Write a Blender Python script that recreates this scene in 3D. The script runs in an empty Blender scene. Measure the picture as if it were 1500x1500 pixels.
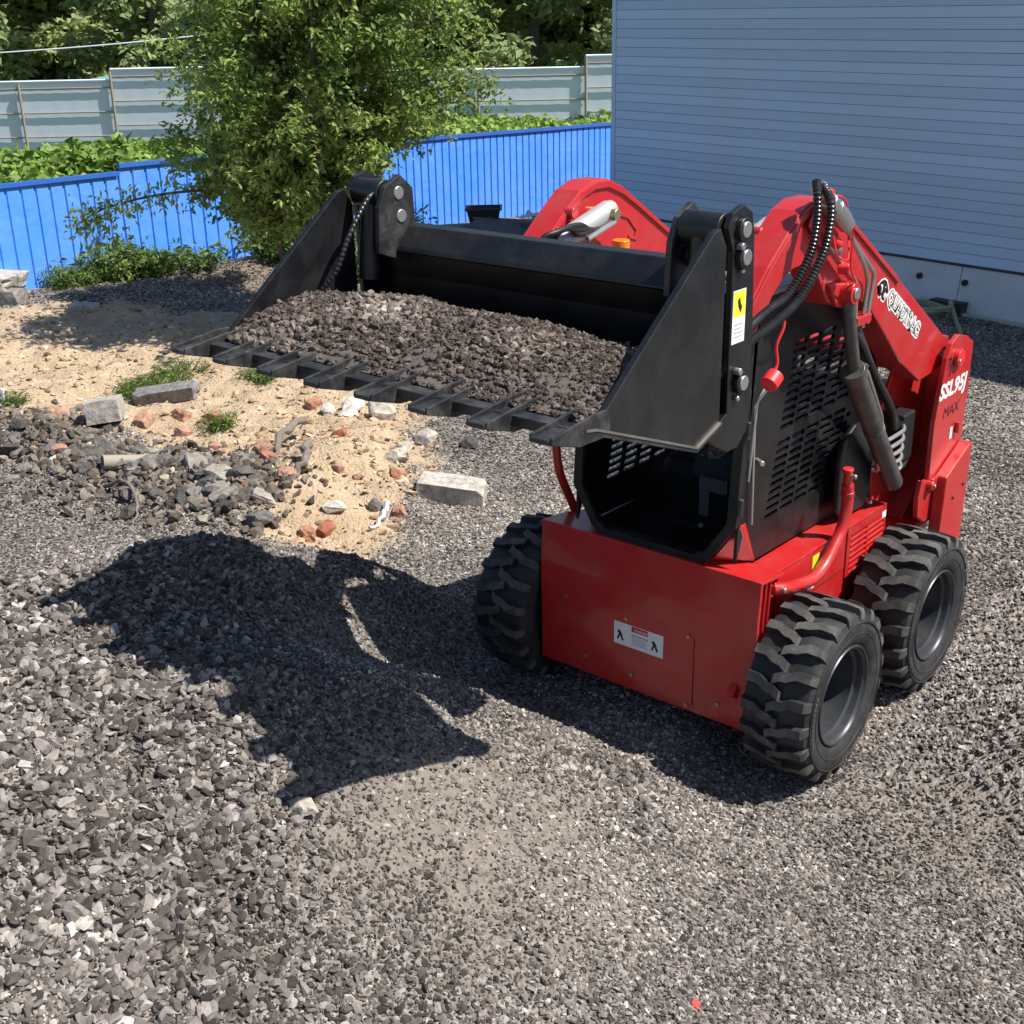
import bpy, bmesh, math, random
import numpy as np
from mathutils import Vector, Matrix, noise as mnoise

random.seed(7); RNG = np.random.default_rng(7)
scene = bpy.context.scene
COL = scene.collection

# ------------------------------------------------------------------ camera
cam_d = bpy.data.cameras.new('camera'); cam = bpy.data.objects.new('camera', cam_d); COL.objects.link(cam)
CAM = Vector((3.0302, -4.7375, 3.3570))
cr = Vector((0.76621, 0.64229, -0.01973)); cu = Vector((-0.22739, 0.29972, 0.92653)); cf = Vector((-0.60101, 0.70543, -0.37570))
M = Matrix((cr, cu, -cf)).transposed().to_4x4(); M.translation = CAM
cam.matrix_world = M
cam_d.sensor_width = 36.0; cam_d.lens = 36.0 * 1843.1 / 1500.0
cam_d.clip_start = 0.05; cam_d.clip_end = 900
scene.camera = cam

# ------------------------------------------------------------------ light
SX, SY = -0.605, -0.31                        # where a metre of height throws its shadow
sun_dir = Vector((-SX, -SY, 1)).normalized()  # towards the sun
elev = math.asin(sun_dir.z)
sd = bpy.data.lights.new('sun', 'SUN'); so = bpy.data.objects.new('sun', sd); COL.objects.link(so)
sd.energy = 4.9; sd.angle = math.radians(0.5); sd.color = (1.0, 0.955, 0.89)
so.rotation_euler = sun_dir.to_track_quat('Z', 'Y').to_euler(); so.location = (4, -1, 12)
world = bpy.data.worlds.new('World'); scene.world = world; world.use_nodes = True
wn = world.node_tree; wn.nodes.clear()
sky = wn.nodes.new('ShaderNodeTexSky'); sky.sky_type = 'NISHITA'; sky.sun_disc = False
sky.sun_elevation = elev; sky.sun_rotation = math.atan2(sun_dir.x, sun_dir.y); sky.altitude = 100; sky.air_density = 1.0; sky.dust_density = 0.6
bg = wn.nodes.new('ShaderNodeBackground'); bg.inputs[1].default_value = 0.078
wo = wn.nodes.new('ShaderNodeOutputWorld')
wn.links.new(sky.outputs[0], bg.inputs[0]); wn.links.new(bg.outputs[0], wo.inputs[0])
scene.view_settings.view_transform = 'Standard'; scene.view_settings.look = 'None'
scene.view_settings.exposure = 0.66; scene.view_settings.gamma = 1.0; scene.view_settings.use_curve_mapping = False

# ------------------------------------------------------------------ materials
def mat(name, color=(.5, .5, .5), rough=.5, metal=0.0, **k):
    m = bpy.data.materials.new(name); m.use_nodes = True
    b = m.node_tree.nodes['Principled BSDF']
    b.inputs['Base Color'].default_value = (*color, 1); b.inputs['Roughness'].default_value = rough; b.inputs['Metallic'].default_value = metal
    for kk, v in k.items(): b.inputs[kk.replace('_', ' ')].default_value = v
    return m
def nd(m, t, **k):
    n = m.node_tree.nodes.new(t)
    for a, v in k.items(): setattr(n, a, v)
    return n
def lk(m, a, b): m.node_tree.links.new(a, b)
def ramp(m, fac, stops):
    r = nd(m, 'ShaderNodeValToRGB'); el = r.color_ramp.elements
    while len(el) < len(stops): el.new(.5)
    for e, (p, c) in zip(el, stops): e.position = p; e.color = (*c, 1) if len(c) == 3 else c
    lk(m, fac, r.inputs[0]); return r.outputs[0]
def noise(m, scale, detail=4, rough=.55, dist=0, vec=None):
    n = nd(m, 'ShaderNodeTexNoise'); n.inputs['Scale'].default_value = scale; n.inputs['Detail'].default_value = detail
    n.inputs['Roughness'].default_value = rough; n.inputs['Distortion'].default_value = dist
    if vec is None:
        tc = nd(m, 'ShaderNodeTexCoord'); vec = tc.outputs['Object']
    lk(m, vec, n.inputs['Vector']); return n.outputs['Fac']
def mix(m, fac, a, b, mode='MIX'):
    x = nd(m, 'ShaderNodeMix', data_type='RGBA', blend_type=mode)
    for s, v in ((0, fac), (6, a), (7, b)):
        if hasattr(v, 'is_output'): lk(m, v, x.inputs[s])
        else: x.inputs[s].default_value = v if not isinstance(v, tuple) else (*v, 1)[:4]
    return x.outputs[2]
def bump(m, h, strength=.3, dist=.01):
    b = nd(m, 'ShaderNodeBump'); b.inputs['Strength'].default_value = strength; b.inputs['Distance'].default_value = dist
    lk(m, h, b.inputs['Height']); lk(m, b.outputs[0], m.node_tree.nodes['Principled BSDF'].inputs['Normal'])
def bs(m): return m.node_tree.nodes['Principled BSDF']
def worn(name, color, dust, rough, scale=6, amount=.35, bstr=.05, metal=0, fine=60, **k):
    """paint or rubber with dust and uneven gloss"""
    m = mat(name, color, rough, metal, **k)
    n1 = noise(m, scale, 6, .6, .4); n2 = noise(m, fine, 3, .6)
    f = ramp(m, n1, [(.42, (0, 0, 0)), (.75, (amount,) * 3)])
    f2 = ramp(m, n2, [(.35, (.35,) * 3), (.75, (1,) * 3)])
    mu = nd(m, 'ShaderNodeMath', operation='MULTIPLY'); lk(m, f, mu.inputs[0]); lk(m, f2, mu.inputs[1])
    lk(m, mix(m, mu.outputs[0], color, dust), bs(m).inputs['Base Color'])
    mr = nd(m, 'ShaderNodeMapRange'); lk(m, n1, mr.inputs[0]); mr.inputs[3].default_value = max(.05, rough - .1); mr.inputs[4].default_value = min(1, rough + .2)
    lk(m, mr.outputs[0], bs(m).inputs['Roughness'])
    bump(m, n2, bstr, .002)
    return m
RED = worn('red_paint', (.47, .014, .015), (.25, .12, .095), .34, 5, .42, .04, Coat_Weight=.5, Coat_Roughness=.12)
REDPL = worn('red_plastic', (.70, .02, .03), (.5, .1, .08), .4)
BLACK = worn('black_paint', (.006, .0065, .008), (.09, .085, .08), .34, 7, .22, .05)
BLACKM = worn('black_steel', (.013, .0135, .016), (.17, .16, .145), .42, 12, .6, .2)
PLASTIC = worn('black_plastic', (.018, .018, .020), (.08, .08, .08), .5)
RUBBER = worn('tyre_rubber', (.014, .014, .015), (.13, .12, .11), .62, 7, .50, .3, fine=90)
LUGM = worn('tyre_lug_rubber', (.040, .039, .038), (.24, .22, .20), .7, 9, .75, .5, fine=120)
RIM = worn('grey_rim_paint', (.055, .058, .066), (.15, .14, .13), .36, 8, .4, .05, metal=.5)
STEEL = worn('zinc_steel', (.50, .50, .48), (.3, .28, .24), .3, 12, .4, .05, metal=.85)
GOLDST = worn('yellow_zinc', (.45, .38, .22), (.25, .2, .15), .35, 12, .4, .05, metal=.8)
CYL = worn('silver_paint', (.42, .43, .43), (.3, .3, .3), .4, 9, .4, .03, metal=.3)
DCYL = worn('dark_cylinder_paint', (.05, .048, .046), (.2, .19, .18), .38, 9, .6, .05)
WHITE = mat('white_print', (.80, .81, .80), .45)
YEL = mat('yellow_print', (.85, .72, .03), .45)
INK = mat('black_print', (.012, .012, .012), .5)
REDINK = mat('red_print', (.55, .02, .02), .5)
GREYP = worn('grey_plastic', (.33, .35, .37), (.2, .2, .2), .5)
BLUEG = worn('blue_grey_vinyl', (.10, .13, .17), (.15, .15, .15), .5)
AMBER = mat('amber_lens', (.95, .30, .02), .25, 0, Transmission_Weight=.35)
GLASS = mat('cab_glass', (.42, .46, .50), .02, 0, Transmission_Weight=1.0, IOR=1.3)

# ------------------------------------------------------------------ object helpers
def link(o, parent=None):
    COL.objects.link(o)
    if parent is not None: o.parent = parent
    return o
def obj(name, me, m=None, parent=None):
    o = bpy.data.objects.new(name, me)
    if m is not None and not me.materials:
        for q in (m if isinstance(m, (list, tuple)) else [m]): me.materials.append(q)
    return link(o, parent)
def tag(o, label=None, cat=None, group=None, kind=None):
    if label: o['label'] = label
    if cat: o['category'] = cat
    if group: o['group'] = group
    if kind: o['kind'] = kind
    return o
def empty(name, loc=(0, 0, 0), rz=0):
    o = bpy.data.objects.new(name, None); o.location = loc; o.rotation_euler = (0, 0, rz); o.empty_display_size = .2
    return link(o)
def from_bm(bm, name, m, parent=None, smooth=False, bev=0, ang=35):
    me = bpy.data.meshes.new(name); bm.to_mesh(me); bm.free()
    if smooth: me.shade_smooth()
    if any(p.use_smooth for p in me.polygons): me.set_sharp_from_angle(angle=math.radians(38))
    o = obj(name, me, m, parent)
    if bev:
        b = o.modifiers.new('bevel', 'BEVEL'); b.width = bev; b.segments = 2; b.limit_method = 'ANGLE'; b.angle_limit = math.radians(ang)
    return o
def add_prism(bm, pts, axis, a, b, holes=()):
    """pts in the plane normal to axis; axis x: (y,z), axis y: (x,z), axis z: (x,y)"""
    def P(p, c):
        return {'x': (c, p[0], p[1]), 'y': (p[0], c, p[1]), 'z': (p[0], p[1], c)}[axis]
    if not holes:
        v0 = [bm.verts.new(P(p, a)) for p in pts]; v1 = [bm.verts.new(P(p, b)) for p in pts]
        n = len(pts); fs = [bm.faces.new(v0), bm.faces.new(v1[::-1])]
        for i in range(n): fs.append(bm.faces.new((v0[i], v1[i], v1[(i + 1) % n], v0[(i + 1) % n])))
        bmesh.ops.recalc_face_normals(bm, faces=fs); return
    for c in (a, b):
        es = []
        for loop in [pts] + list(holes):
            vs = [bm.verts.new(P(p, c)) for p in loop]
            es += [bm.edges.new((vs[i], vs[(i + 1) % len(vs)])) for i in range(len(vs))]
        bmesh.ops.triangle_fill(bm, edges=es, use_beauty=True)
    for loop in [pts] + list(holes):
        q0 = [bm.verts.new(P(p, a)) for p in loop]; q1 = [bm.verts.new(P(p, b)) for p in loop]
        for i in range(len(loop)): bm.faces.new((q0[i], q1[i], q1[(i + 1) % len(loop)], q0[(i + 1) % len(loop)]))
    bmesh.ops.remove_doubles(bm, verts=bm.verts[:], dist=1e-5)
    bmesh.ops.recalc_face_normals(bm, faces=bm.faces[:])
def prism(name, pts, axis, a, b, m, parent, holes=(), bev=.004):
    bm = bmesh.new(); add_prism(bm, pts, axis, a, b, holes); return from_bm(bm, name, m, parent, bev=bev)
def add_box(bm, c0, c1):
    add_prism(bm, [(c0[0], c0[1]), (c1[0], c0[1]), (c1[0], c1[1]), (c0[0], c1[1])], 'z', c0[2], c1[2])
def box(name, c0, c1, m, parent, bev=.004):
    bm = bmesh.new(); add_box(bm, c0, c1); return from_bm(bm, name, m, parent, bev=bev)
def crom(pts, n=8):
    P = [Vector(p) for p in pts]; P = [P[0] * 2 - P[1]] + P + [P[-1] * 2 - P[-2]]; out = []
    for i in range(1, len(P) - 2):
        for k in range(n):
            t = k / n; a, b, c, d = P[i - 1], P[i], P[i + 1], P[i + 2]
            out.append(.5 * ((2 * b) + (c - a) * t + (2 * a - 5 * b + 4 * c - d) * t * t + (3 * b - a - 3 * c + d) * t ** 3))
    out.append(P[-2]); return out
def add_tube(bm, pts, r, n=10, cap=True):
    pts = [Vector(p) for p in pts]; rings = []; prev = None
    for i, p in enumerate(pts):
        t = (pts[min(i + 1, len(pts) - 1)] - pts[max(i - 1, 0)]).normalized()
        if prev is None: u = t.orthogonal().normalized()
        else: u = (prev - t * prev.dot(t)).normalized()
        prev = u; w = t.cross(u); rr = r[i] if hasattr(r, '__len__') else r
        rings.append([bm.verts.new(p + (u * math.cos(2 * math.pi * k / n) + w * math.sin(2 * math.pi * k / n)) * rr) for k in range(n)])
    for a, b in zip(rings, rings[1:]):
        for k in range(n):
            f = bm.faces.new((a[k], a[(k + 1) % n], b[(k + 1) % n], b[k])); f.smooth = True
    if cap:
        bm.faces.new(rings[0][::-1]); bm.faces.new(rings[-1])
def tube(name, pts, r, m, parent, n=12, smooth_path=False):
    bm = bmesh.new(); add_tube(bm, crom(pts) if smooth_path else pts, r, n); return from_bm(bm, name, m, parent)
def add_cyl(bm, p0, p1, r, n=20, r1=None):
    add_tube(bm, [p0, p1], [r, r if r1 is None else r1], n)
def cyl(name, p0, p1, r, m, parent, n=24, r1=None, bev=.003):
    bm = bmesh.new(); add_cyl(bm, p0, p1, r, n, r1); return from_bm(bm, name, m, parent, bev=bev, ang=50)
def fillet(pts, r, n=6):
    """round the corners of a 3D polyline"""
    P = [Vector(p) for p in pts]; out = [P[0]]
    for i in range(1, len(P) - 1):
        a = (P[i - 1] - P[i]); b = (P[i + 1] - P[i]); d = min(r, a.length * .48, b.length * .48)
        s = P[i] + a.normalized() * d; e = P[i] + b.normalized() * d
        for k in range(n + 1):
            t = k / n; out.append((1 - t) ** 2 * s + 2 * t * (1 - t) * P[i] + t * t * e)
    out.append(P[-1]); return out
def lathe_x(bm, prof, n=72, mi=0, close=False):
    """prof: (x, radius) turned round the x axis"""
    rings = [[bm.verts.new((x, r * math.cos(2 * math.pi * k / n), r * math.sin(2 * math.pi * k / n))) for k in range(n)] for x, r in prof]
    pr = list(zip(rings, rings[1:])) + ([(rings[-1], rings[0])] if close else [])
    for a, b in pr:
        for k in range(n):
            f = bm.faces.new((a[k], b[k], b[(k + 1) % n], a[(k + 1) % n])); f.smooth = True; f.material_index = mi
def text(name, s, loc, size, m, parent, axes, extrude=.0008, offset=0.0, shear=0.0, xs=1.0):
    cu_ = bpy.data.curves.new(name, 'FONT'); cu_.body = s; cu_.size = size; cu_.extrude = extrude; cu_.offset = offset; cu_.shear = shear
    cu_.align_x = 'LEFT'; cu_.resolution_u = 3
    tmp = bpy.data.objects.new('tmp', cu_); COL.objects.link(tmp); bpy.context.view_layer.update()
    me = bpy.data.meshes.new_from_object(tmp.evaluated_get(bpy.context.evaluated_depsgraph_get()))
    bpy.data.objects.remove(tmp); me.materials.clear()
    X, Y = Vector(axes[0]).normalized(), Vector(axes[1]).normalized(); Z = X.cross(Y)
    R = Matrix((X * xs, Y, Z)).transposed().to_4x4(); R.translation = Vector(loc); me.transform(R)
    o = obj(name, me, m, parent); return o

# ------------------------------------------------------------------ numpy noise and terrain
_perm = RNG.random((256, 256))
def vnoise(x, y):
    xi = np.floor(x).astype(int); yi = np.floor(y).astype(int); fx = x - xi; fy = y - yi
    fx = fx * fx * (3 - 2 * fx); fy = fy * fy * (3 - 2 * fy)
    g = lambda a, b: _perm[a & 255, b & 255]
    return (g(xi, yi) * (1 - fx) + g(xi + 1, yi) * fx) * (1 - fy) + (g(xi, yi + 1) * (1 - fx) + g(xi + 1, yi + 1) * fx) * fy
def fbm(x, y, s, o=4):
    t = 0; a = .5
    for k in range(o): t = t + a * (vnoise(x * s + 17.3 * k, y * s + 5.1 * k) - .5); s *= 2.03; a *= .5
    return t
def seg_dist(x, y, poly, closed=False):
    d = np.full(np.shape(x), 1e9); P = list(poly) + ([poly[0]] if closed else [])
    for (ax, ay), (bx, by) in zip(P, P[1:]):
        vx, vy = bx - ax, by - ay; t = np.clip(((x - ax) * vx + (y - ay) * vy) / (vx * vx + vy * vy + 1e-12), 0, 1)
        d = np.minimum(d, np.hypot(x - ax - t * vx, y - ay - t * vy))
    return d
def inside(x, y, poly):
    c = np.zeros(np.shape(x), bool); n = len(poly)
    for i in range(n):
        (ax, ay), (bx, by) = poly[i], poly[(i + 1) % n]
        if ay == by: continue
        c ^= ((ay > y) != (by > y)) & (x < (bx - ax) * (y - ay) / (by - ay) + ax)
    return c
def sdf(x, y, poly): return np.where(inside(x, y, poly), -1, 1) * seg_dist(x, y, poly, True)
def sstep(a, b, v): t = np.clip((v - a) / (b - a), 0, 1); return t * t * (3 - 2 * t)
SAND = [(-14, 0.2), (-10.66, 2.33), (-9.97, 3.22), (-9.17, 3.79), (-8.77, 4.2), (-6.2, 4.2), (-5.2, 3.6), (-4.4, 2.95), (-4.0, 2.33), (-3.54, 1.91), (-3.07, 1.35), (-2.60, .65),
        (-2.7, .30), (-3.2, .05), (-3.9, .45), (-4.81, .80), (-5.76, .76), (-6.99, .7), (-7.9, .5), (-11, -.8), (-14, -1.5)]
RUBBLE = [(-8.2, -.2), (-6.6, .35), (-5.5, .1), (-5.0, .35), (-4.5, .35), (-4.2, .30), (-3.7, .20)]
MOUND = [(-.9, -3.3), (-1.25, -2.45), (-2.3, -1.95), (-3.3, -1.75)]
def bl(x, y, cx, cy, r, h): return h * np.exp(-((x - cx) ** 2 + (y - cy) ** 2) / (r * r))
def height(x, y):
    x = np.asarray(x, float); y = np.asarray(y, float)
    base = fbm(x, y, .55, 3) * .12 + fbm(x, y, 1.7, 3) * .07 * sstep(3.5, 1.5, y) + fbm(x, y, 4.1, 3) * .045
    calm = np.exp(-np.minimum(seg_dist(x, y, [(-.8, 0), (-.8, 1)]), seg_dist(x, y, [(.8, 0), (.8, 1)])) ** 2 / .25)
    z = base * (1 - calm)
    # the yard climbs towards the near side: a long bank of tipped stone
    y0 = np.interp(x, [-1.6, -1.0, .6, 1.6], [.30, -.38, -.55, -.7]); A = np.interp(x, [-4.8, -3.4, -2.4, -1.8, -.4, .1, .6, 1.3], [0, .35, .88, 1.22, 1.20, .98, .64, .38])
    t = np.maximum(0, y0 - y); bank = A * (1 - np.exp(-(t / 1.25) ** 1.2))
    z = z + bank * (1 - .9 * calm) + bank * .22 * fbm(x, y, 2.1, 4) + np.minimum(1, bank * 3) * .07 * fbm(x, y, 4.5, 3)
    z = z + bl(x, y, 2.4, 1.0, .7, .05)
    z = z + .17 * np.exp(-(seg_dist(x, y, RUBBLE) / .42) ** 2) + fbm(x, y, 5, 3) * .16 * np.exp(-(seg_dist(x, y, RUBBLE) / .5) ** 2)
    rut = sstep(.75, .45, np.abs(x - 1.25 + .12 * (y - 1.5))) * sstep(-.2, .4, y) * sstep(4.2, 3.2, y) * sstep(1.0, 1.15, x + .1 * y)
    z = z + rut * (.022 * np.sin((y + .9 * np.abs(x - 1.35)) * 52) - .012)
    s = sstep(.35, -.35, sdf(x, y, SAND))
    z = z + bl(x, y, -3.6, .95, .6, .16) + s * (.06 + .16 * fbm(x, y, 1.4, 4) + .07 * fbm(x, y, 6, 3)) + bl(x, y, -4.1, 1.45, .75, .10)
    # small berm along the foot of the blue fence
    z = z + .24 * np.exp(-((x + 10.3) / .75) ** 2) * sstep(1, 3.6, y) * sstep(13, 8, y) + bl(x, y, -11.6, 2.9, 1.0, .25)
    # bank behind the fence
    z = z + sstep(-11.6, -15.5, x) * sstep(-30, -19, x) * (.42 + fbm(x, y, .4, 3) * .4) + bl(x, y, -15.2, 7.2, 3.0, .5)
    return z
def hz(x, y): return float(height(np.array([x]), np.array([y]))[0])

def axis_pts(lo, a, b, hi, d):
    mid = np.arange(a, b, d); L = [a]; s = d
    while L[-1] > lo: s *= 1.12; L.append(L[-1] - s)
    H = [mid[-1]]; s = d
    while H[-1] < hi: s *= 1.12; H.append(H[-1] + s)
    return np.concatenate([L[1:][::-1], mid, H[1:]])
def grid_mesh(name, X, Y, Z):
    nx, ny = X.shape; me = bpy.data.meshes.new(name)
    co = np.stack([X, Y, Z], -1).reshape(-1, 3).astype(np.float32)
    idx = np.arange(nx * ny).reshape(nx, ny)
    q = np.stack([idx[:-1, :-1], idx[1:, :-1], idx[1:, 1:], idx[:-1, 1:]], -1).reshape(-1, 4)
    me.vertices.add(len(co)); me.vertices.foreach_set('co', co.ravel())
    me.loops.add(q.size); me.loops.foreach_set('vertex_index', q.ravel().astype(np.int32))
    me.polygons.add(len(q)); me.polygons.foreach_set('loop_start', np.arange(0, q.size, 4, dtype=np.int32)); me.polygons.foreach_set('loop_total', np.full(len(q), 4, np.int32))
    me.update(); me.shade_smooth(); return me
def fattr(me, name, v, typ='FLOAT', dom='POINT'):
    a = me.attributes.new(name, typ, dom)
    a.data.foreach_set('vector' if typ == 'FLOAT_VECTOR' else 'value', np.ascontiguousarray(v, dtype=np.int32 if typ == 'INT' else np.float32).ravel())

BROWN = [[(-.03, -2.42), (-.11, -1.87), (.05, -1.49), (.44, -1.36), (.87, -1.54), (.96, -2.0), (.75, -2.28), (.41, -2.46), (.21, -2.54)], [(1.18, -.1), (1.38, .34), (1.6, .6), (1.95, -.2), (1.62, -.45), (1.35, -.39)],
         [(-.84, -2.05), (-.48, -2.03), (-.02, -2.3), (.09, -2.58), (-.3, -2.41)]]
DARK = [(-12, 4.9), (-10.1, 4.6), (-9.3, 5.0), (-8.9, 6.2), (-8.6, 9.0), (-7.5, 12.5), (-12, 13.5)]  # dark soil along the fence, with shade painted into its colour
ASPH = [(-6.5, 7.2), (-3.2, 7.9), (-.5, 6.6), (3, 6.5), (3, 9.4), (-8, 10.4)]
def masks(x, y):
    n = fbm(x, y, 2.2, 4); n2 = fbm(x, y, 7, 3)
    sand = sstep(.16, -.16, sdf(x, y, SAND) + n * .7 + n2 * .25)
    brown = np.zeros_like(sand)
    for P in BROWN: brown = np.maximum(brown, sstep(.25, -.2, sdf(x, y, P) + n * .6))
    dark = sstep(.3, -.3, sdf(x, y, DARK) + n * .8); asph = .0 * sstep(.2, -.1, sdf(x, y, ASPH) + n * .3)
    dark = np.maximum(dark, .55 * np.exp(-(seg_dist(x, y, RUBBLE) / .3) ** 2) * (n2 > -.06)) * (1 - .0 * sand)
    green = sstep(-11.3, -11.9, x)
    return sand, brown, dark, asph, green
xs = axis_pts(-260, -9.2, 3.4, 160, .036); ys = axis_pts(-60, -3.6, 6.5, 320, .036)
GX, GY = np.meshgrid(xs, ys, indexing='ij'); GZ = height(GX, GY)
gm = grid_mesh('ground', GX, GY, GZ)
for nme, v in zip(('sand', 'brown', 'dark', 'asph', 'green'), masks(GX, GY)): fattr(gm, nme, v)
GR = mat('ground_soil', (.3, .28, .25), .95); GR.node_tree.nodes['Principled BSDF'].inputs['Specular IOR Level'].default_value = .2
tc = nd(GR, 'ShaderNodeTexCoord').outputs['Object']
def at(n_): a = nd(GR, 'ShaderNodeAttribute'); a.attribute_name = n_; return a.outputs['Fac']
vor = nd(GR, 'ShaderNodeTexVoronoi'); vor.inputs['Scale'].default_value = 55; lk(GR, tc, vor.inputs['Vector'])
vor2 = nd(GR, 'ShaderNodeTexVoronoi'); vor2.inputs['Scale'].default_value = 24; lk(GR, tc, vor2.inputs['Vector'])
sep = nd(GR, 'ShaderNodeSeparateColor'); lk(GR, vor.outputs['Color'], sep.inputs[0])
gr = ramp(GR, sep.outputs[0], [(0, (.055, .048, .043)), (.5, (.16, .142, .128)), (.85, (.29, .262, .235)), (1, (.44, .41, .37))])
gr = mix(GR, ramp(GR, noise(GR, 1.2, 5, .6, 0, tc), [(.4, (0,) * 3), (.65, (.45,) * 3)]), gr, (.24, .205, .175))
sn = noise(GR, 3.0, 8, .65, .3, tc); sn2 = noise(GR, 22, 5, .7, 0, tc)
sandc = mix(GR, ramp(GR, sn2, [(.35, (0,) * 3), (.7, (1,) * 3)]), ramp(GR, sn, [(.3, (.30, .215, .135)), (.5, (.47, .36, .24)), (.7, (.60, .485, .35))]), (.38, .28, .18), 'MIX')
c = mix(GR, at('brown'), gr, mix(GR, ramp(GR, sn2, [(.3, (0,) * 3), (.7, (1,) * 3)]), (.155, .131, .110), (.26, .226, .194)))
c = mix(GR, at('sand'), c, sandc)
c = mix(GR, at('dark'), c, mix(GR, sn2, (.10, .078, .058), (.27, .215, .165)))
c = mix(GR, at('asph'), c, mix(GR, sep.outputs[1], (.035, .036, .04), (.09, .09, .095)))
c = mix(GR, at('green'), c, mix(GR, sn2, (.035, .06, .015), (.09, .12, .03)))
lk(GR, c, bs(GR).inputs['Base Color'])
hsum = nd(GR, 'ShaderNodeMath', operation='ADD'); lk(GR, vor.outputs['Distance'], hsum.inputs[0]); lk(GR, sn2, hsum.inputs[1])
hs2 = nd(GR, 'ShaderNodeMath', operation='ADD'); lk(GR, hsum.outputs[0], hs2.inputs[0]); lk(GR, vor2.outputs['Distance'], hs2.inputs[1])
bump(GR, hs2.outputs[0], .9, .012)
tag(obj('ground', gm, GR), 'dusty yard ground of grey gravel with a tan sandy patch', None, None, 'structure')

# ------------------------------------------------------------------ rocks and scattering
def hull_rock(seed, n=14, flat=.6, long=1.3):
    r = random.Random(seed); bm = bmesh.new()
    for _ in range(n):
        v = Vector((r.gauss(0, 1), r.gauss(0, 1), r.gauss(0, 1))).normalized() * r.uniform(.8, 1.05)
        bm.verts.new((v.x * long * .5, v.y * .5, v.z * .5 * flat))
    bmesh.ops.convex_hull(bm, input=bm.verts[:])
    loose = [v for v in bm.verts if not v.link_faces]
    bmesh.ops.delete(bm, geom=loose, context='VERTS')
    bmesh.ops.recalc_face_normals(bm, faces=bm.faces[:])
    return bm
def stone_mat(name, stops, inst=True, nscale=9, nb=.5, amt=.5):
    m = mat(name, (.3, .3, .3), .88); bs(m).inputs['Specular IOR Level'].default_value = .25
    if inst:
        a = nd(m, 'ShaderNodeAttribute'); a.attribute_type = 'INSTANCER'; a.attribute_name = 'tone'; f = a.outputs['Fac']
    else:
        oi = nd(m, 'ShaderNodeObjectInfo'); f = oi.outputs['Random']
    cc = ramp(m, f, stops); n1 = noise(m, nscale, 5, .7)
    cc = mix(m, amt, cc, ramp(m, n1, [(.3, (.35,) * 3), (.5, (1,) * 3), (.72, (1.5,) * 3)]), 'MULTIPLY')
    lk(m, cc, bs(m).inputs['Base Color']); bump(m, n1, nb, .02); return m
GRAV = stone_mat('gravel_stone', [(0, (.040, .034, .030)), (.3, (.110, .095, .084)), (.6, (.225, .200, .182)), (.85, (.37, .336, .306)), (1, (.60, .55, .49))], nscale=3, nb=.3)
DRKG = stone_mat('dark_stone', [(0, (.055, .043, .034)), (.5, (.14, .115, .093)), (.85, (.24, .205, .17)), (.95, (.40, .33, .25)), (1, (.34, .17, .11))], nscale=3, nb=.3)
SANDST = stone_mat('sandy_stone', [(0, (.20, .125, .07)), (.45, (.40, .29, .18)), (.8, (.54, .43, .30)), (.92, (.62, .56, .47)), (1, (.40, .18, .11))], nscale=3, nb=.3)
def rock_col(name, m, flat=.6):
    c_ = bpy.data.collections.new(name)
    for i in range(8):
        me = bpy.data.meshes.new('stone'); bm = hull_rock(100 + i, 12 + i % 4 * 2, flat * (0.75 + .1 * (i % 4)), 1.1 + .12 * (i % 5)); bm.to_mesh(me); bm.free(); me.materials.append(m)
        c_.objects.link(bpy.data.objects.new('stone', me))
    return c_
def scatter_group(coll):
    g = bpy.data.node_groups.new('scatter', 'GeometryNodeTree')
    g.interface.new_socket('Geometry', in_out='INPUT', socket_type='NodeSocketGeometry'); g.interface.new_socket('Geometry', in_out='OUTPUT', socket_type='NodeSocketGeometry')
    N = g.nodes; L = g.links; gi = N.new('NodeGroupInput'); go = N.new('NodeGroupOutput')
    ci = N.new('GeometryNodeCollectionInfo'); ci.inputs[0].default_value = coll; ci.inputs['Separate Children'].default_value = True; ci.inputs['Reset Children'].default_value = True
    ip = N.new('GeometryNodeInstanceOnPoints'); ip.inputs['Pick Instance'].default_value = True
    def na(nm, t): a = N.new('GeometryNodeInputNamedAttribute'); a.data_type = t; a.inputs[0].default_value = nm; return a
    r_ = na('rot', 'FLOAT_VECTOR'); s_ = na('scl', 'FLOAT_VECTOR'); i_ = na('pick', 'INT'); e_ = na('use', 'BOOLEAN')
    e2r = N.new('FunctionNodeEulerToRotation'); L.new(r_.outputs[0], e2r.inputs[0])
    L.new(gi.outputs[0], ip.inputs['Points']); L.new(ci.outputs[0], ip.inputs['Instance']); L.new(e2r.outputs[0], ip.inputs['Rotation'])
    L.new(s_.outputs[0], ip.inputs['Scale']); L.new(i_.outputs[0], ip.inputs['Instance Index']); L.new(e_.outputs[0], ip.inputs['Selection'])
    jn = N.new('GeometryNodeJoinGeometry'); L.new(gi.outputs[0], jn.inputs[0]); L.new(ip.outputs[0], jn.inputs[0]); L.new(jn.outputs[0], go.inputs[0])
    return g
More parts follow.
